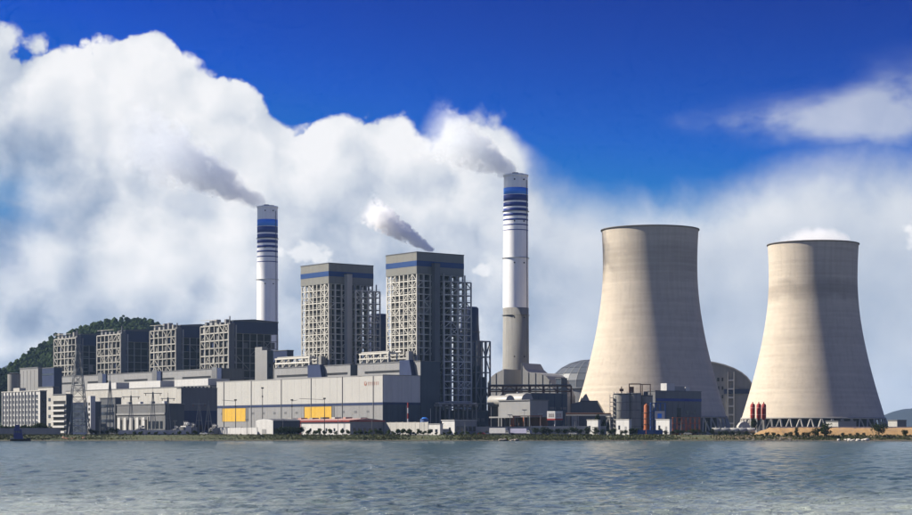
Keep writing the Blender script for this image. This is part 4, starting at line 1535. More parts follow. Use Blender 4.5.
# silos
SY = 1180
for i, (px, r_, row, lab) in enumerate(((621.5, 5.0, 394.5, 'concrete silo at left of the three, with stair tower on its side'), (634, 4.6, 394, 'concrete silo in the middle of the three'), (646, 4.2, 396, 'concrete silo at right of the three, behind the orange column'))):
    t = thing('concrete_silo', lab, 'silo', at(px, SY + i * 3), 0, 'concrete silos before the larger cooling tower')
    hh = zl(row, SY)
    cyl('shell', CONC2, t, (0, 0, 0), r_, hh, 1, 36)
    cyl('roof', DGREY, t, (0, 0, hh), r_ * 1.04, .7, .95, 36)
    for k in range(4):
        lathe('hoop', GREY, t, [(r_, hh * (.2 + .2 * k)), (r_ + .12, hh * (.2 + .2 * k)), (r_ + .12, hh * (.2 + .2 * k) + .4), (r_, hh * (.2 + .2 * k) + .4)], 36)
    for a in np.linspace(0, 6.28, 10)[:-1]:
        box('rail_post', STEELG, t, r_ * math.cos(a) - .07, r_ * math.cos(a) + .07, r_ * math.sin(a) - .07, r_ * math.sin(a) + .07, hh + .5, hh + 1.8)
    if i == 0:
        for k in range(9):
            box('stair_landing', OFFW, t, -r_ - 2.4, -r_ - .2, -3, .5, 1.5 + k * hh / 9.4, 1.8 + k * hh / 9.4)
        for x in (-r_ - 2.4, -r_ - .4):
            box('stair_post', OFFW, t, x - .15, x + .15, -3.1, -2.8, 0, hh)
        beam('vent_pipe', BROWN, t, (0, 0, hh), (0, 0, hh + 5), .6)
        box('filter_box', BROWN, t, -1.2, 1.2, -1, 1, hh + 2, hh + 3.6)
    elif i == 1:
        box('filter_box', BROWN, t, -3, -.2, -1.5, 1, hh + .7, hh + 4.6)
        for x in (-3, 4):
            box('frame_post', BROWN, t, x - .3, x + .3, -1, -.4, hh + .7, hh + 6.6)
        beam('frame_beam', BROWN, t, (-3, -.7, hh + 6.3), (4, -.7, hh + 6.3), .6)
    else:
        for x in (-2.4, 2.6):
            box('frame_post', BROWN, t, x - .25, x + .25, -1, -.5, hh + .7, hh + 7.6)
        beam('frame_beam', BROWN, t, (-3.8, -.7, hh + 7.4), (2.9, -.7, hh + 7.4), .5)
        box('filter_box', DGREY, t, -1.5, 1.2, -1, 1, hh + .7, hh + 3)
t = thing('orange_column', 'rust-orange steel column with flared foot before the silos', 'column', at(646.5, 1120), 0)
lathe('shaft', ORANGE, t, [(2.6, 0), (2.2, 1.5), (1.6, 4), (1.5, zl(405.5, 1120)), (.3, zl(403.5, 1120))], 24)
for k in range(3):
    lathe('hoop', BROWN, t, [(1.4, 6 + k * 3.4), (1.75, 6 + k * 3.4), (1.75, 6.5 + k * 3.4), (1.4, 6.5 + k * 3.4)], 24)
beam('brace', ORANGE, t, (5, 0, 0), (1.2, 0, 6), .5)
beam('brace', ORANGE, t, (6.5, 0, 4.5), (1.2, 0, 4.5), .4)

t, L_, Wb, hh = simple_block('grey_works_building', 'grey building with blue band and white roof boxes before the larger tower', 'building', 655, 1215, 648, 701, 391, GREY, GREY)
box('blue_band', DBLUE, t, .25, .5, 1, Wb, hh - 6.3, hh - 4.6)
for i in range(8):
    box('panel', GREY, t, .25, .38, i * Wb / 8 + .1, (i + 1) * Wb / 8 - .1, 9, hh - 6.5)
box('door', DARK, t, .38, .5, Wb * .47, Wb * .55, 6, hh * .62)
for k in range(2):
    for i in range(3):
        box('window', GLASS, t, .38, .48, Wb * .66 + i * 3.6, Wb * .66 + i * 3.6 + 2, 9.5 + k * 4, 11.6 + k * 4)
yb = lambda px: Wb * (px - 655) / 46
box('roof_box', WHITEP, t, -6, -.5, yb(667), yb(675), hh + .45, hh + 5.2)
box('roof_box', LGREY, t, -6, -.5, yb(675), yb(685), hh + .45, hh + 3.4)
box('roof_box', WHITEP, t, -6, -.5, yb(686), yb(690), hh + .45, hh + 2.9)
# blue frame
t = thing('blue_frame', 'blue steel frame with white notice board beside the orange column', 'steel frame', at(651, 1110), 0)
grid_frame(t, 0, 8.5, 0, 4, lin_(0, zl(403, 1110), 4), lin_(0, 8.5, 3), [0, 4], CONT, .5, .45, .3, .4, 'FEBL', 17)
box('notice_board', WHITEP, t, 2.2, 8.0, -.5, -.3, zl(420, 1110), zl(411, 1110))
box('notice_panel', LBLUE, t, 3.8, 6.2, -.6, -.5, zl(418, 1110), zl(413.5, 1110))
# orange scaffold
t = thing('orange_scaffold', 'rust-orange scaffold at the foot of the grey works building', 'scaffold', at(673, 1100), 0)
ln = 27 * 1100 / F
grid_frame(t, 0, ln, 0, 4, lin_(0, zl(417.5, 1100), 3), lin_(0, ln, 6), [0, 4], ORANGE, .3, .3, .2, .35, 'FEBL', 19)
for i in range(3):
    box('stacked_board', BROWN, t, i * 5, i * 5 + 3.6, .5, 3.4, 0, rr(1.6, 3.2))


# billboard
t = thing('billboard', 'two-faced billboard on a pole with red lettering and red foot', 'billboard', at(555, 1058), 0)
cyl('pole', WHITEP, t, (0, .6, 0), .42, zl(420, 1058), 1, 12)
m_px = 1058 / F
for s, mat_ in ((-1, WHITEP), (1, LGREY)):
    x0 = 0
    fc = mesh('panel', WHITEP, t, [(0, -1.2, zl(420, 1058)), (s * 7.8 * m_px, 1.6, zl(420, 1058)), (s * 7.8 * m_px, 1.6, zl(411, 1058)), (0, -1.2, zl(411, 1058)),
                                 (0, -.7, zl(420, 1058)), (s * 7.8 * m_px, 2.1, zl(420, 1058)), (s * 7.8 * m_px, 2.1, zl(411, 1058)), (0, -.7, zl(411, 1058))],
              [(0, 1, 2, 3), (7, 6, 5, 4), (0, 4, 5, 1), (1, 5, 6, 2), (2, 6, 7, 3), (3, 7, 4, 0)])
    sl_ = 2.8 / (7.8 * m_px)
    for i in range(4):
        xa = s * (1.0 + i * .75)
        for dz in (0, .8, 1.5):
            beam('lettering', RED, t, (xa - .25, -1.2 + abs(xa) * sl_ - .12, zl(415.5, 1058) - .6 + dz), (xa + .25, -1.2 + abs(xa) * sl_ - .12, zl(415.5, 1058) - .5 + dz), .13)
        beam('lettering', RED, t, (xa, -1.2 + abs(xa) * sl_ - .14, zl(415.5, 1058) - .8), (xa, -1.2 + abs(xa) * sl_ - .14, zl(415.5, 1058) + 1.1), .11)
    beam('red_foot', RED, t, (0, -1.32, zl(419.3, 1058)), (s * 7.8 * m_px, 1.48, zl(419.3, 1058)), .12, .9)

# poles with lamps right of centre
for px, row, lab in ((510, 415, 'lamp post with flat double head left of the orange beam'), (524.5, 410, 'slim pole before the rust-brown open shed'), (540.5, 414, 'orange-grey post carrying the orange beam left of the billboard')):
    t = thing('lamp_post', lab, 'lamp post', at(px, 1056), 0)
    hh = zl(row, 1056)
    cyl('pole', STEELG, t, (0, 0, 0), .2, hh, .6, 8)
    box('lamp_head', OFFW, t, -1.3, 1.3, -.3, .3, hh - .2, hh + .3)
    box('foot', CONC2, t, -.4, .4, -.4, .4, 0, .5)
t = thing('orange_beam', 'long orange barrier beam on two posts left of the billboard', 'barrier', at(512, 1062), 0)
beam('rail', ORANGE, t, (0, 0, zl(416, 1062)), (17, 0, zl(416, 1062)), .5)
for x in (1, 9, 16):
    box('post', STEELD if x == 9 else ORANGE, t, x - .25, x + .25, -.3, .3, 0, zl(416.2, 1062))

# white box huts
for px0, px1, r0, lab in ((587, 600.5, 420, 'white box hut before the sloping grey shed'), (616, 631.5, 419.5, 'white box hut with small window before the silos'), (656, 672, 419.5, 'white box hut before the blue frame')):
    t = thing('box_hut', lab, 'hut', at(px1 - 2.5, 1046), -TH)
    ln, wd_ = dims(px1 - 2.5, 1046, px0, px1)
    hh = zl(r0, 1046)
    box('wall', WHITEP, t, -ln, 0, 0, wd_, 0, hh)
    box('roof', OFFW, t, -ln - .25, .25, -.25, wd_ + .25, hh, hh + .3)
    box('window', GLASS, t, -ln * .82, -ln * .68, -.08, 0, hh * .35, hh * .62)
    box('door', LGREY, t, -ln * .32, -ln * .18, -.08, 0, .1, hh * .55)
for i, px in enumerate((638, 646.5, 655)):
    t = thing('shipping_container', ('blue shipping container left of the trio on the shore', 'blue shipping container in the middle of the trio on the shore', 'blue shipping container right of the trio on the shore')[i], 'container', at(px, 1036), R(-4), 'blue containers on the shore')
    ln = 7.4 * 1036 / F
    box('body', CONT if i != 1 else M('pale_container_paint', (.10, .15, .27), .6), t, 0, ln, 0, 2.5, .12, 2.75)
    for k in range(7):
        box('rib', CONT, t, .25 + k * ln / 7.2, .45 + k * ln / 7.2, -.06, 0, .3, 2.6)
    for x in (0, ln):
        box('corner_post', DBLUE, t, x - .1, x + .1, -.08, .1, 0, 2.85)
# tank wagons
for i, px in enumerate((716, 725.5, 734, 742.5, 751)):
    t = thing('tank_wagon', ('first', 'second', 'third', 'fourth', 'last')[i] + ' pale round tank in the line on the shore from the works building', 'tank', at(px, 1044), R(-3), 'pale tanks lined up on the shore')
    cyl('shell', OFFW if i % 2 == 0 else LGREY, t, (-2.2, 0, 2.5), 1.45, 4.4, 1, 20, (1, 0, 0))
    cyl('dome', LGREY, t, (0, 0, 3.9), .45, .6, 1, 12)
    for s in (-1.4, 1.4):
        box('saddle', STEELD, t, s - .3, s + .3, -1.1, 1.1, 0, 1.5)
    box('frame', STEELD, t, -2.4, 2.4, -1.0, 1.0, .75, 1.05)
# red tanks
for i, (px, lab) in enumerate(((752.7, 'red vertical tank at left of three beside the steaming tower'), (758.8, 'red vertical tank in the middle of three beside the steaming tower'), (763.8, 'red vertical tank at right of three beside the steaming tower'))):
    t = thing('red_tank', lab, 'tank', at(px, 1110 + i * 2), 0, 'red vertical tanks')
    m_px = 1110 / F
    z0, z1 = zl(419, 1110), zl(404, 1110)
    rt_ = 2.35 * m_px
    lathe('shell', RED, t, [(.2, z0 - .6), (rt_ * .8, z0), (rt_, z0 + .6), (rt_, z1 - .6), (rt_ * .75, z1), (.2, z1 + .5)], 24)
    for f_ in (.28, .72):
        z = z0 + (z1 - z0) * f_
        lathe('band', M('pink_band', (.5, .22, .2), .6), t, [(rt_, z), (rt_ + .05, z), (rt_ + .05, z + .35), (rt_, z + .35)], 24)
    cyl('vent', RED, t, (0, 0, z1 + .3), .3, 1.0, 1, 10)
    for a in (0.6, 2.2, 3.8, 5.4):
        beam('leg', STEELG, t, (rt_ * .9 * math.cos(a), rt_ * .9 * math.sin(a), 0), (rt_ * .9 * math.cos(a), rt_ * .9 * math.sin(a), z0 + .6), .3)

# small huts by the right tower, embankment
t = thing('pump_hut', 'pale rounded hut at the foot of the steaming tower near red tanks', 'hut', at(738.5, 1090), 0)
ln = 12 * 1090 / F
prism('wall', OFFW, t, [(0, 0), (ln, 0), (ln, 5), (ln * .8, 7), (ln * .5, 7.8), (ln * .2, 7), (0, 5)], 0, 8)
box('door', DARK, t, ln * .4, ln * .6, -.1, 0, 0, 3.5)
box('window', GLASS, t, ln * .12, ln * .28, -.1, 0, 2, 3.6)
t, L_, Wb, hh = simple_block('valve_house', 'low pale valve house right of the steaming tower', 'building', 897, 1160, 888, 906, 420.5, OFFW, GREY)
for i in range(3):
    box('window', GLASS, t, -L_ * (.85 - i * .28), -L_ * (.7 - i * .28), -.1, 0, 3, 5)
t, L_, Wb, hh = simple_block('pipe_station', 'low white pipe station in front of the steaming tower legs', 'building', 838, 1180, 826, 856, 421.5, OFFW, LGREY)
for i in range(4):
    box('window', GLASS, t, .25, .33, 2 + i * 5, 4 + i * 5, 2.5, 5)

# ochre embankment: an earth bank with a top kerb
xa, xb = at(752, 1030).x, at(940, 1030).x
ex = np.linspace(xa, xb, 120)
bn_ = smooth_noise(ex, 9, 6, .08)
prof = [(1026, 1.8), (1029, 3.0), (1032, 4.6), (1036, 6.3), (1040, 7.1), (1046, 7.1), (1052, GZ - .2)]
vv, ff = [], []
for k, (y, z) in enumerate(prof):
    for i, x in enumerate(ex):
        e_ = min(1, (x - xa) / 12)
        vv.append((x, y + rr(-.3, .3), (GZ - .6) + (z - GZ + .6) * e_ + (rr(-.18, .18) + .1 * bn_[i] if 0 < k < 6 else 0)))
for k in range(len(prof) - 1):
    for i in range(119):
        a = k * 120 + i
        ff.append((a, a + 1, a + 121, a + 120))
o = mesh('embankment', OCHRE, None, vv, ff, True)
tag(o, 'bare ochre earth embankment on the right shore', 'embankment', kind='structure')
t = thing('kerb_wall', 'thin white kerb wall along the top of the ochre embankment', 'wall', (xa + 12, 1044, 7.0), 0)
n = 24
for i in range(n):
    w_ = (xb - xa - 12) / n
    box('kerb_block', WHITEP, t, i * w_ + .1, (i + 1) * w_ - .1, 0, .3, 0, .75)


# ------------------------------------------------------------------ rocks
def rock_mesh(seed, mat, name='rock'):
    r = np.random.default_rng(seed)
    vv, ff = [], []
    n, m_ = 8, 5
    for k in range(m_ + 1):
        f = math.pi * k / m_
        for i in range(n):
            a = 2 * math.pi * i / n
            s = r.uniform(.75, 1.15)
            vv.append((s * math.sin(f) * math.cos(a), s * math.sin(f) * math.sin(a), s * .7 * math.cos(f)))
    for k in range(m_):
        for i in range(n):
            j = (i + 1) % n
            ff.append((k * n + i, (k + 1) * n + i, (k + 1) * n + j, k * n + j))
    me = bpy.data.meshes.new(name)
    me.from_pydata(vv, [], ff)
    me.materials.append(mat)
    return me


rk = [rock_mesh(i, ROCK) for i in range(3)]
rkw = [rock_mesh(i + 5, ROCKW) for i in range(3)]


def rocks(p0, p1, n, meshes, smin, smax, label, group, y0=1002, y1=1008):
    for i in range(n):
        o = link('rock', random.choice(meshes), None)
        s = rr(smin, smax)
        yy = rr(y0, y1)
        o.location = (*at(rr(p0, p1), yy).xy, .35 + (yy - 1003) * .1)
        o.scale = (s * rr(.9, 1.6), s, s * rr(.7, 1.1))
        o.rotation_euler = (0, 0, rr(0, 6))
        tag(o, label, 'rock', group)


rocks(498, 517, 11, rk, .7, 1.5, 'dark rough rock in the heap at the waterline below the billboard', 'dark rocks at the waterline')
rocks(838, 868, 22, rkw, .5, 1.1, 'pale rock in the heap at the foot of the ochre embankment', 'pale rocks under the embankment')
rocks(60, 84, 12, [rock_mesh(31, M('reddish_rubble', (.30, .17, .12), .9, .2, .5, rnd=.3))], .4, .9, 'reddish rubble lump on the bank below the lattice pylon', 'reddish rubble on the bank', 1010, 1018)
rocks(745, 800, 14, rk, .4, .9, 'small dark stone on the bank left of the ochre embankment', 'dark stones on the right bank', 1003, 1012)

r = np.random.default_rng(91)
vv, ff = [], []
for i in range(2600):
    px_ = r.uniform(-25, 937)
    dy = abs(r.normal(0, 2.2)) - .8
    p = at(px_, 1003 + dy + 1.6 * float(np.interp(at(px_, 1003).x, gx, smooth_noise(gx, 3, 6, .012))), max(.0, .05 + dy * .14))
    s_ = r.uniform(.12, .5) * (1 if r.random() < .93 else 1.8)
    n0 = len(vv)
    tw = r.uniform(0, 6.28)
    for k in range(5):
        a = tw + k * 1.2566
        vv.append((p.x + math.cos(a) * s_ * r.uniform(.8, 1.5), p.y + math.sin(a) * s_, p.z - .1))
    vv.append((p.x + r.normal(0, .1) * s_, p.y, p.z + s_ * r.uniform(.5, .9)))
    for k in range(5):
        ff.append((n0 + k, n0 + (k + 1) % 5, n0 + 5))
o = mesh('shore_stones', M('wet_shore_stone', (.07, .062, .05), .7, .5, .8), None, vv, ff)
tag(o, 'scattered dark wet stones along the waterline', 'stones', kind='stuff')

for i, px in enumerate((100, 145, 175, 247, 283, 338, 372, 420, 465, 575, 610, 681, 706)):
    near = ('the pylon', 'the white bays', 'the dark end of the switchgear building', 'the pale truck', 'the red-roofed shed', 'the right yellow panel', 'the grey end of the red-roofed shed', 'the blue drum tank', 'the white hut',
            'the sloping grey shed', 'the left silo', 'the orange scaffold', 'the larger tower foot')[i]
    t = thing('utility_pole', 'slim grey utility pole on the shore road before ' + near, 'pole', at(px, 1041), rr(-.3, .3), 'utility poles on the shore road')
    hh = rr(7.5, 11)
    cyl('pole', STEELG, t, (0, 0, 0), .16, hh, .6, 8)
    box('cross_arm', STEELD, t, -1.1, 1.1, -.08, .08, hh - .8, hh - .6)
    for x in (-.9, 0, .9):
        cyl('insulator', OFFW, t, (x, 0, hh - .6), .09, .35, 1, 6)


def car(px, label, paint, rot):
    t = thing('parked_car', label, 'car', at(px, 1037), rot, 'cars parked on the shore road')
    prism('body', paint, t, [(-2.2, .35), (2.2, .35), (2.25, .85), (1.3, 1.0), (.7, 1.5), (-1.2, 1.5), (-1.9, 1.0), (-2.25, .9)], -.88, .88)
    for s_ in (-1, 1):
        prism('side_window', GLASS, t, [(-1.5, 1.02), (1.05, 1.02), (.62, 1.42), (-1.1, 1.42)], s_ * .9 - .02, s_ * .9 + .02)
        for x in (-1.35, 1.4):
            cyl('wheel', RUBBER, t, (x, s_ * .8 - .1, .33), .33, .22, 1, 12, (0, 1, 0))


for px, lab, paint in ((204, 'white car parked before the A-shaped gantries', WHITEP), (210.5, 'dark grey car parked before the A-shaped gantries', DGREY), (413, 'white car parked by the blue drum tank', WHITEP),
                       (482, 'red car parked right of the white hut', RED), (487.5, 'white car parked right of the white hut', WHITEP), (573, 'white car parked before the row of round shrubs', WHITEP), (688, 'pale car parked before the orange scaffold', LGREY), (700, 'dark car parked before the orange scaffold', DGREY)):
    car(px, lab, paint, rr(-.5, .1))

# ------------------------------------------------------------------ boat
bp = at(20, 999, 0)
t = thing('work_boat', 'small dark-hulled work boat with violet-blue cabin moored at far left', 'boat', bp, R(4))
sec = [(-5.2, .9, 1.5), (-4.5, 1.5, 1.25), (-1, 1.7, 1.1), (2.5, 1.6, 1.2), (4.6, .9, 1.6), (5.6, .08, 2.0)]
vv, ff = [], []
for x, w_, z in sec:
    vv += [(x, -w_, z), (x, -w_ * .7, -.3), (x, w_ * .7, -.3), (x, w_, z)]
for k in range(5):
    for i in range(3):
        ff.append((k * 4 + i, k * 4 + i + 1, k * 4 + 5 + i, k * 4 + 4 + i))
    ff.append((k * 4 + 3, k * 4, k * 4 + 4, k * 4 + 7))
ff += [(0, 3, 2, 1), (20, 21, 22, 23)]
mesh('hull', HULL, t, vv, ff)
mesh('cabin', PURPLE, t, [(-3.2, -1.2, 1.0), (1.6, -1.2, 1.0), (1.6, 1.2, 1.0), (-3.2, 1.2, 1.0), (-2.9, -1.1, 6.6), (.8, -1.1, 6.2), (.8, 1.1, 6.2), (-2.9, 1.1, 6.6)], BF)
for i in range(3):
    box('cabin_window', GLASS, t, -2.6 + i * 1.2, -1.8 + i * 1.2, -1.24, -1.14, 4.4, 5.4)
box('wheelhouse', PURPLE, t, -2.4, -.2, -.9, .9, 6.4, 8.6)
beam('mast', STEELD, t, (-2.6, 0, 6), (-2.6, 0, 12.5), .18)
beam('derrick', STEELD, t, (-2.6, 0, 7), (3.2, 0, 3.6), .15)
box('gunwale', OFFW, t, -5.0, -2.8, -1.5, -1.3, 1.3, 1.6)


# ------------------------------------------------------------------ vehicles by the shed
def truck(px, Y_, label, body, cab, ln=7.0, hgt=2.9, rot=R(-28)):
    t = thing('parked_truck', label, 'truck', at(px, Y_), rot, 'trucks parked by the shore')
    box('cargo_box', body, t, -ln / 2, ln / 2 - 2.1, -1.2, 1.2, .95, hgt)
    vv = [(ln / 2 - 1.9, -1.15, .7), (ln / 2, -1.15, .7), (ln / 2, 1.15, .7), (ln / 2 - 1.9, 1.15, .7), (ln / 2 - 1.9, -1.1, 2.5), (ln / 2 - .55, -1.1, 2.5), (ln / 2 - .55, 1.1, 2.5), (ln / 2 - 1.9, 1.1, 2.5)]
    c = mesh('cab', cab, t, vv, BF)
    box('side_window', GLASS, c, ln / 2 - 1.6, ln / 2 - .8, -1.18, -1.12, 1.6, 2.3)
    box('chassis', STEELD, t, -ln / 2, ln / 2 - .1, -.9, .9, .6, .9)
    for x in (-ln / 2 + 1.1, ln / 2 - 1.0):
        for s in (-1, 1):
            cyl('wheel', RUBBER, t, (x, s * 1.0 - .15, .48), .48, .3, 1, 14, (0, 1, 0))


truck(226, 1074, 'dark grey truck parked under the left yellow panel', DGREY, GREY, 8, 4.4)
truck(238, 1064, 'violet-grey truck parked before the cream hall beside the dark one', M('violet_grey_tarp', (.16, .15, .22), .8), LGREY, 9, 4.2)
truck(250, 1058, 'pale truck parked close to the white gabled shed', LGREY, DGREY, 8, 4.0)
truck(396, 1044, 'white truck before the pale grey wall right of the red-roofed shed', WHITEP, WHITEP, 5.5, 2.4)
truck(521, 1044, 'long lilac truck before the grey wall left of the billboard', M('lilac_paint', (.35, .34, .45), .6), WHITEP, 12, 3.6)
truck(500, 1046, 'long white truck under the lamp post near the dark rocks', WHITEP, LGREY, 12, 3.9)


# ------------------------------------------------------------------ trees and shrubs
def crown_mesh(seed, mat, n, rx, rz, leaf, lumps, cone=False):
    r = np.random.default_rng(seed)
    cs = []
    for i in range(lumps):
        d = r.normal(0, 1, 3)
        d /= np.linalg.norm(d)
        cs.append((d * r.uniform(.25, .68), r.uniform(.25, .46)))
    vv, ff = [], []
    for i in range(n):
        c, s = cs[r.integers(lumps)]
        d = r.normal(0, 1, 3)
        d /= np.linalg.norm(d)
        p = c + d * s * r.uniform(.55, 1.05)
        if cone:
            h_ = (p[2] + 1) / 2
            p[:2] *= max(.05, 1.25 * (1 - h_))
        p = p * (rx, rx, rz)
        a = r.normal(0, 1, 3)
        a /= np.linalg.norm(a)
        b_ = np.cross(a, r.normal(0, 1, 3))
        b_ /= np.linalg.norm(b_)
        l_ = leaf * r.uniform(.6, 1.3)
        k = len(vv)
        vv += [tuple(p - a * l_), tuple(p + b_ * l_ * .55), tuple(p + a * l_), tuple(p - b_ * l_ * .55)]
        ff.append((k, k + 1, k + 2, k + 3))
    me = bpy.data.meshes.new('crown')
    me.from_pydata(vv, [], ff)
    me.materials.append(mat)
    return me


CRS = [crown_mesh(40 + i, LEAF, 420, 1, .9, .17, 9) for i in range(4)]
CRD = [crown_mesh(60 + i, LEAFD, 900, 1, 1, .10, 14) for i in range(3)]
CRC = [crown_mesh(80 + i, LEAFD, 500, 1, 1, .12, 12, True) for i in range(2)]
trk = None


def plant_tree(name, label, cat, px, Y_, hgt, wid, crowns, group, z=GZ, trunk_frac=.3):
    t = thing(name, label, cat, at(px, Y_, z), rr(0, 6), group)
    c = link('crown', random.choice(crowns), t)
    ch = hgt * (1 - trunk_frac * .6) / 2
    c.location = (0, 0, hgt - ch)
    c.scale = (wid / 2, wid / 2, ch)
    cyl('trunk', BARK, t, (0, 0, -.2), max(.08, wid * .035), hgt * .6, .5, 8)
    for k in range(3):
        a = rr(0, 6.28)
        beam('limb', BARK, t, (0, 0, hgt * .3), (math.cos(a) * wid * .25, math.sin(a) * wid * .25, hgt * .62), max(.05, wid * .025))
    return t


ORD = 'first second third fourth fifth sixth seventh eighth ninth tenth eleventh twelfth'.split()


def shrub_row(p0, p1, n, hmin, hmax, label, group, Y_=1036, crowns=CRS, z=GZ, jit=1.0):
    for i in range(n):
        px = p0 + (p1 - p0) * (i + .5) / n + rr(-1, 1) * jit
        hh = rr(hmin, hmax)
        plant_tree('shrub', label + ', ' + ORD[i] + ' from left', 'shrub', px, Y_ + rr(-3, 2), hh, hh * rr(1.0, 1.5), crowns, group, z, 0.02)


shrub_row(532, 606, 10, 3.6, 5.4, 'round dark shrub before the white wall right of the billboard', 'shrubs by the white wall', 1040, CRD)
shrub_row(306, 350, 8, 2.2, 4.2, 'small green shrub before the white wall of the red-roofed shed', 'shrubs by the red-roofed shed', 1040)
shrub_row(276, 304, 6, 4.0, 5.6, 'dense green shrub at the dark side of the white gabled shed', 'shrubs by the gabled shed', 1040, CRD)
shrub_row(352, 384, 6, 2.4, 3.8, 'small green shrub before the grey end of the red-roofed shed', 'shrubs by the grey shed end', 1040)
shrub_row(386, 432, 9, 2.0, 4.2, 'small green shrub before the long pale grey wall', 'shrubs by the grey wall', 1034)
shrub_row(434, 490, 9, 1.4, 2.6, 'low green shrub before the white hut', 'shrubs by the white hut', 1038)
shrub_row(2, 54, 11, 5.0, 7.4, 'dark leafy tree in the row below the white office block', 'trees below the office', 1056, CRD)
shrub_row(88, 120, 6, 2.4, 4.4, 'dark shrub at the foot of the pylon and navy block', 'shrubs by the pylon', 1046, CRD)
shrub_row(122, 215, 12, 1.4, 3.0, 'low dark shrub before the switchyard wall', 'shrubs by the switchyard', 1042)
shrub_row(606, 640, 6, 2.6, 4.4, 'dark green shrub before the concrete silos', 'shrubs by the silos', 1040, CRD)
shrub_row(658, 714, 10, 2.0, 4.0, 'dark shrub before the orange scaffold', 'shrubs by the scaffold', 1040, CRD)
shrub_row(716, 756, 6, 1.6, 3.0, 'low dark bush in front of the pale tanks', 'bushes by the tanks', 1034, CRD, 2.9)
shrub_row(758, 812, 9, 1.8, 3.6, 'scrubby bush on the ochre embankment left of the leafy trees', 'bushes on the embankment', 1023, CRD, 2.2)
shrub_row(840, 868, 4, 1.6, 3.0, 'scrubby bush on the ochre embankment between the two leafy trees', 'bushes between the trees', 1026, CRD, 2.4)
for px, hh, wd, lab in ((597.5, 15, 6, 'dark conifer beside the sloping grey shed'), (604, 11, 5.5, 'smaller dark conifer left of the silos')):
    plant_tree('conifer', lab, 'tree', px, 1090, hh, wd, CRC, 'conifers by the sloping shed')
plant_tree('conifer', 'lone dark conifer before the pump hut', 'tree', 754, 1060, 12, 5.5, CRC, None)
plant_tree('leafy_tree', 'broad dark tree on the shore in front of the steaming tower', 'tree', 826, 1022, 8.2, 10.5, CRD, 'trees on the right shore', 2.0, .15)
plant_tree('leafy_tree', 'smaller dark tree adjoining the broad tree before the steaming tower', 'tree', 815.5, 1022, 5.6, 6.5, CRD, 'trees on the right shore', 2.0, .15)
plant_tree('leafy_tree', 'round dark tree on the shore below the right edge of the steaming tower', 'tree', 879, 1022, 8.6, 9.5, CRD, 'trees on the right shore', 2.0, .15)
plant_tree('leafy_tree', 'small dark tree at the right edge of the shore', 'tree', 905, 1024, 4.4, 5.0, CRD, 'trees on the right shore', 2.0, .15)
plant_tree('leafy_tree', 'thin dark bush standing alone on the embankment left of the broad tree', 'tree', 797, 1024, 6.0, 3.8, CRD, 'trees on the right shore', 2.0, .15)

# grass on the bank: uncountable
r = np.random.default_rng(77)
vv, ff = [], []
for i in range(15000):
    px_, dy = r.uniform(-20, 932), r.uniform(4, 31)
    if math.sin(px_ * .07) + math.sin(px_ * .023 + 1) + r.normal(0, .8) < -.7:
        continue
    zz = float(np.interp(dy, [q_[0] for q_ in offs[:10]], [q_[1] for q_ in offs[:10]]))
    p = at(px_, 1003 + dy, zz)
    for k in range(3):
        a = r.uniform(0, 6.28)
        h_, w_ = r.uniform(.3, .9), r.uniform(.15, .4)
        dx, dy2 = math.cos(a) * w_, math.sin(a) * w_
        n0 = len(vv)
        vv += [(p.x - dx, p.y - dy2, p.z - .1), (p.x + dx, p.y + dy2, p.z - .1), (p.x + r.normal(0, .3), p.y + r.normal(0, .3), p.z + h_)]
        ff.append((n0, n0 + 1, n0 + 2))
o = mesh('grass', GRASSM, None, vv, ff)
tag(o, 'rough olive grass growing along the lake bank', 'grass', kind='stuff')


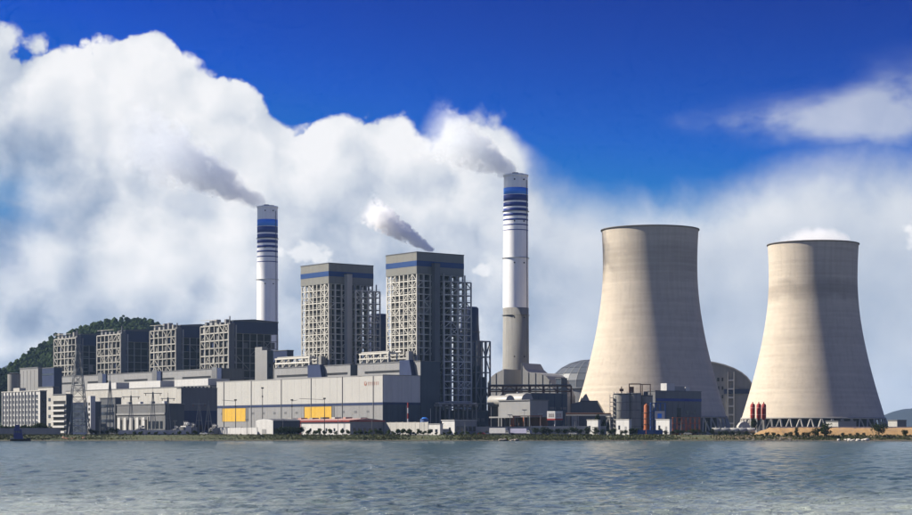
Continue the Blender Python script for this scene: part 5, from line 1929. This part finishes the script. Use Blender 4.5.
# ------------------------------------------------------------------ smoke and steam
def plume(name, label, p, q_, r0, r1, dens, seed, colr=(.95, .95, .95), nscale=.06, cut=.42, ani=.2, fade=.75):
    p, q_ = Vector(p), Vector(q_)
    v = q_ - p
    ln = v.length
    n, sg = 16, 20
    vv, ff = [], []
    for k in range(n + 1):
        x = ln * k / n
        rad = (r0 + (r1 - r0) * (k / n) ** .8) * 1.12
        for i in range(sg):
            a = 2 * math.pi * i / sg
            vv.append((x, rad * math.cos(a), rad * math.sin(a)))
    for k in range(n):
        for i in range(sg):
            j = (i + 1) % sg
            ff.append((k * sg + i, k * sg + j, (k + 1) * sg + j, (k + 1) * sg + i))
    ff.append(tuple(range(sg - 1, -1, -1)))
    ff.append(tuple(range(n * sg, (n + 1) * sg)))
    m = bpy.data.materials.new(name + '_vapour')
    m.use_nodes = True
    w = G(m.node_tree)
    out = w.n('ShaderNodeOutputMaterial')
    tcn = w.n('ShaderNodeTexCoord')
    ob = tcn.outputs['Object']
    s = w.n('ShaderNodeSeparateXYZ')
    w.put(s.inputs[0], ob)
    rho = w.m('SQRT', w.m('ADD', w.m('MULTIPLY', s.outputs[1], s.outputs[1]), w.m('MULTIPLY', s.outputs[2], s.outputs[2])))
    f = w.m('DIVIDE', s.outputs[0], ln, clamp=True)
    rad = w.m('ADD', r0, w.m('MULTIPLY', w.m('POWER', f, .8), r1 - r0))
    tt = w.m('SUBTRACT', 1.0, w.m('DIVIDE', rho, rad))
    off = w.vm('ADD', ob, (seed * 31.7, seed * 13.1, 0))
    nz = w.noise(off, nscale, 6, .62, .6)
    wide = w.lin(f, 0, .5, .35, 1.0)
    d = w.m('ADD', tt, w.m('MULTIPLY', w.m('MULTIPLY', w.m('SUBTRACT', nz, .5), 4.2), wide))
    d = w.ss(d, cut - .2, cut + .12)
    d = w.m('MULTIPLY', d, w.ss(tt, 0.0, .25))
    fd = w.m('MULTIPLY', w.ss(f, fade - .5, 1.0, 1.0, 0.0), w.ss(f, 0, .02))
    d = w.m('MULTIPLY', w.m('MULTIPLY', d, fd), dens)
    pvn = w.n('ShaderNodeVolumePrincipled')
    pvn.inputs['Color'].default_value = (*colr, 1)
    pvn.inputs['Anisotropy'].default_value = ani
    w.put(pvn.inputs['Density'], d)
    m.node_tree.links.new(pvn.outputs[0], out.inputs['Volume'])
    o = mesh(name, m, None, vv, ff)
    o.location = p
    o.rotation_mode = 'QUATERNION'
    o.rotation_quaternion = v.to_track_quat('X', 'Z')
    tag(o, label, 'smoke' if 'smoke' in name else 'steam', kind='stuff')
    return o


def pt(px, row, Y_):
    return Vector(((px - CX) * Y_ / F, Y_, CH + (H0 - row) * Y_ / F))


plume('smoke_plume', 'grey smoke drifting up and left from the chimney behind the older boilers', pt(266.5, 205, 1667), pt(105, 122, 1650), 5.5, 46, .085, 1, (.88, .92, .97), .085, .36, ani=0, fade=.66)
plume('smoke_plume', 'pale smoke drifting up and left from the tall central chimney', pt(515.5, 174, 1400), pt(418, 120, 1390), 5.0, 30, .14, 2, (.95, .98, 1), .11, .36, ani=0, fade=.66)
plume('steam_plume', 'small bright white steam puff above the nearer boiler house', pt(434, 251, 1235), pt(362, 206, 1235), 2.0, 12.5, .6, 3, (1, 1, 1), .22, .34, ani=0, fade=1.0)

# low dome of steam resting over the right tower's mouth
cpos = Vector((*at(813, 1480).xy, GZ + 147.5))
sv, sf = [], []
for k in range(9):
    f = math.pi / 2 * k / 8
    for i in range(24):
        a = 2 * math.pi * i / 24
        sv.append((34 * math.cos(f) * math.cos(a), 34 * math.cos(f) * math.sin(a), 19 * math.sin(f) - 4))
for k in range(8):
    for i in range(24):
        j = (i + 1) % 24
        sf.append((k * 24 + i, k * 24 + j, (k + 1) * 24 + j, (k + 1) * 24 + i))
sf.append(tuple(range(23, -1, -1)))
m = bpy.data.materials.new('tower_steam')
m.use_nodes = True
w = G(m.node_tree)
out = w.n('ShaderNodeOutputMaterial')
tcn = w.n('ShaderNodeTexCoord')
rr_ = w.vm('MULTIPLY', tcn.outputs['Object'], (1 / 34, 1 / 34, 1 / 17))
ln_ = w.n('ShaderNodeVectorMath', operation='LENGTH')
w.put(ln_.inputs[0], rr_)
d = w.m('ADD', w.m('SUBTRACT', 1.0, ln_.outputs['Value']), w.m('MULTIPLY', w.m('SUBTRACT', w.noise(tcn.outputs['Object'], .06, 4, .6), .5), 1.2))
d = w.m('MULTIPLY', w.ss(d, .05, .5), w.ss(ln_.outputs['Value'], .75, 1.0, 1.0, 0.0))
pvn = w.n('ShaderNodeVolumePrincipled')
pvn.inputs['Color'].default_value = (1, 1, 1, 1)
w.put(pvn.inputs['Density'], w.m('MULTIPLY', d, .04))
m.node_tree.links.new(pvn.outputs[0], out.inputs['Volume'])
o = mesh('steam_plume', m, None, sv, sf)
o.location = cpos
tag(o, 'soft white steam resting over the mouth of the right cooling tower', 'steam', kind='stuff')

# ------------------------------------------------------------------ haze
hb = mesh('haze', bpy.data.materials.new('thin_haze'), None,
          [(x * 9300, y, z) for z in (-4.0, 330.0) for x, y in ((-1, -450), (1, -450), (1, 12100), (-1, 12100))],
          [(3, 2, 1, 0), (4, 5, 6, 7), (0, 1, 5, 4), (1, 2, 6, 5), (2, 3, 7, 6), (3, 0, 4, 7)])
m = hb.data.materials[0]
m.use_nodes = True
w = G(m.node_tree)
out = w.n('ShaderNodeOutputMaterial')
pvn = w.n('ShaderNodeVolumePrincipled')
pvn.inputs['Color'].default_value = (.42, .66, 1, 1)
pvn.inputs['Density'].default_value = 0.000026
pvn.inputs['Anisotropy'].default_value = .1
m.node_tree.links.new(pvn.outputs[0], out.inputs['Volume'])
tag(hb, 'thin pale haze over the lake and power station', 'haze', kind='stuff')
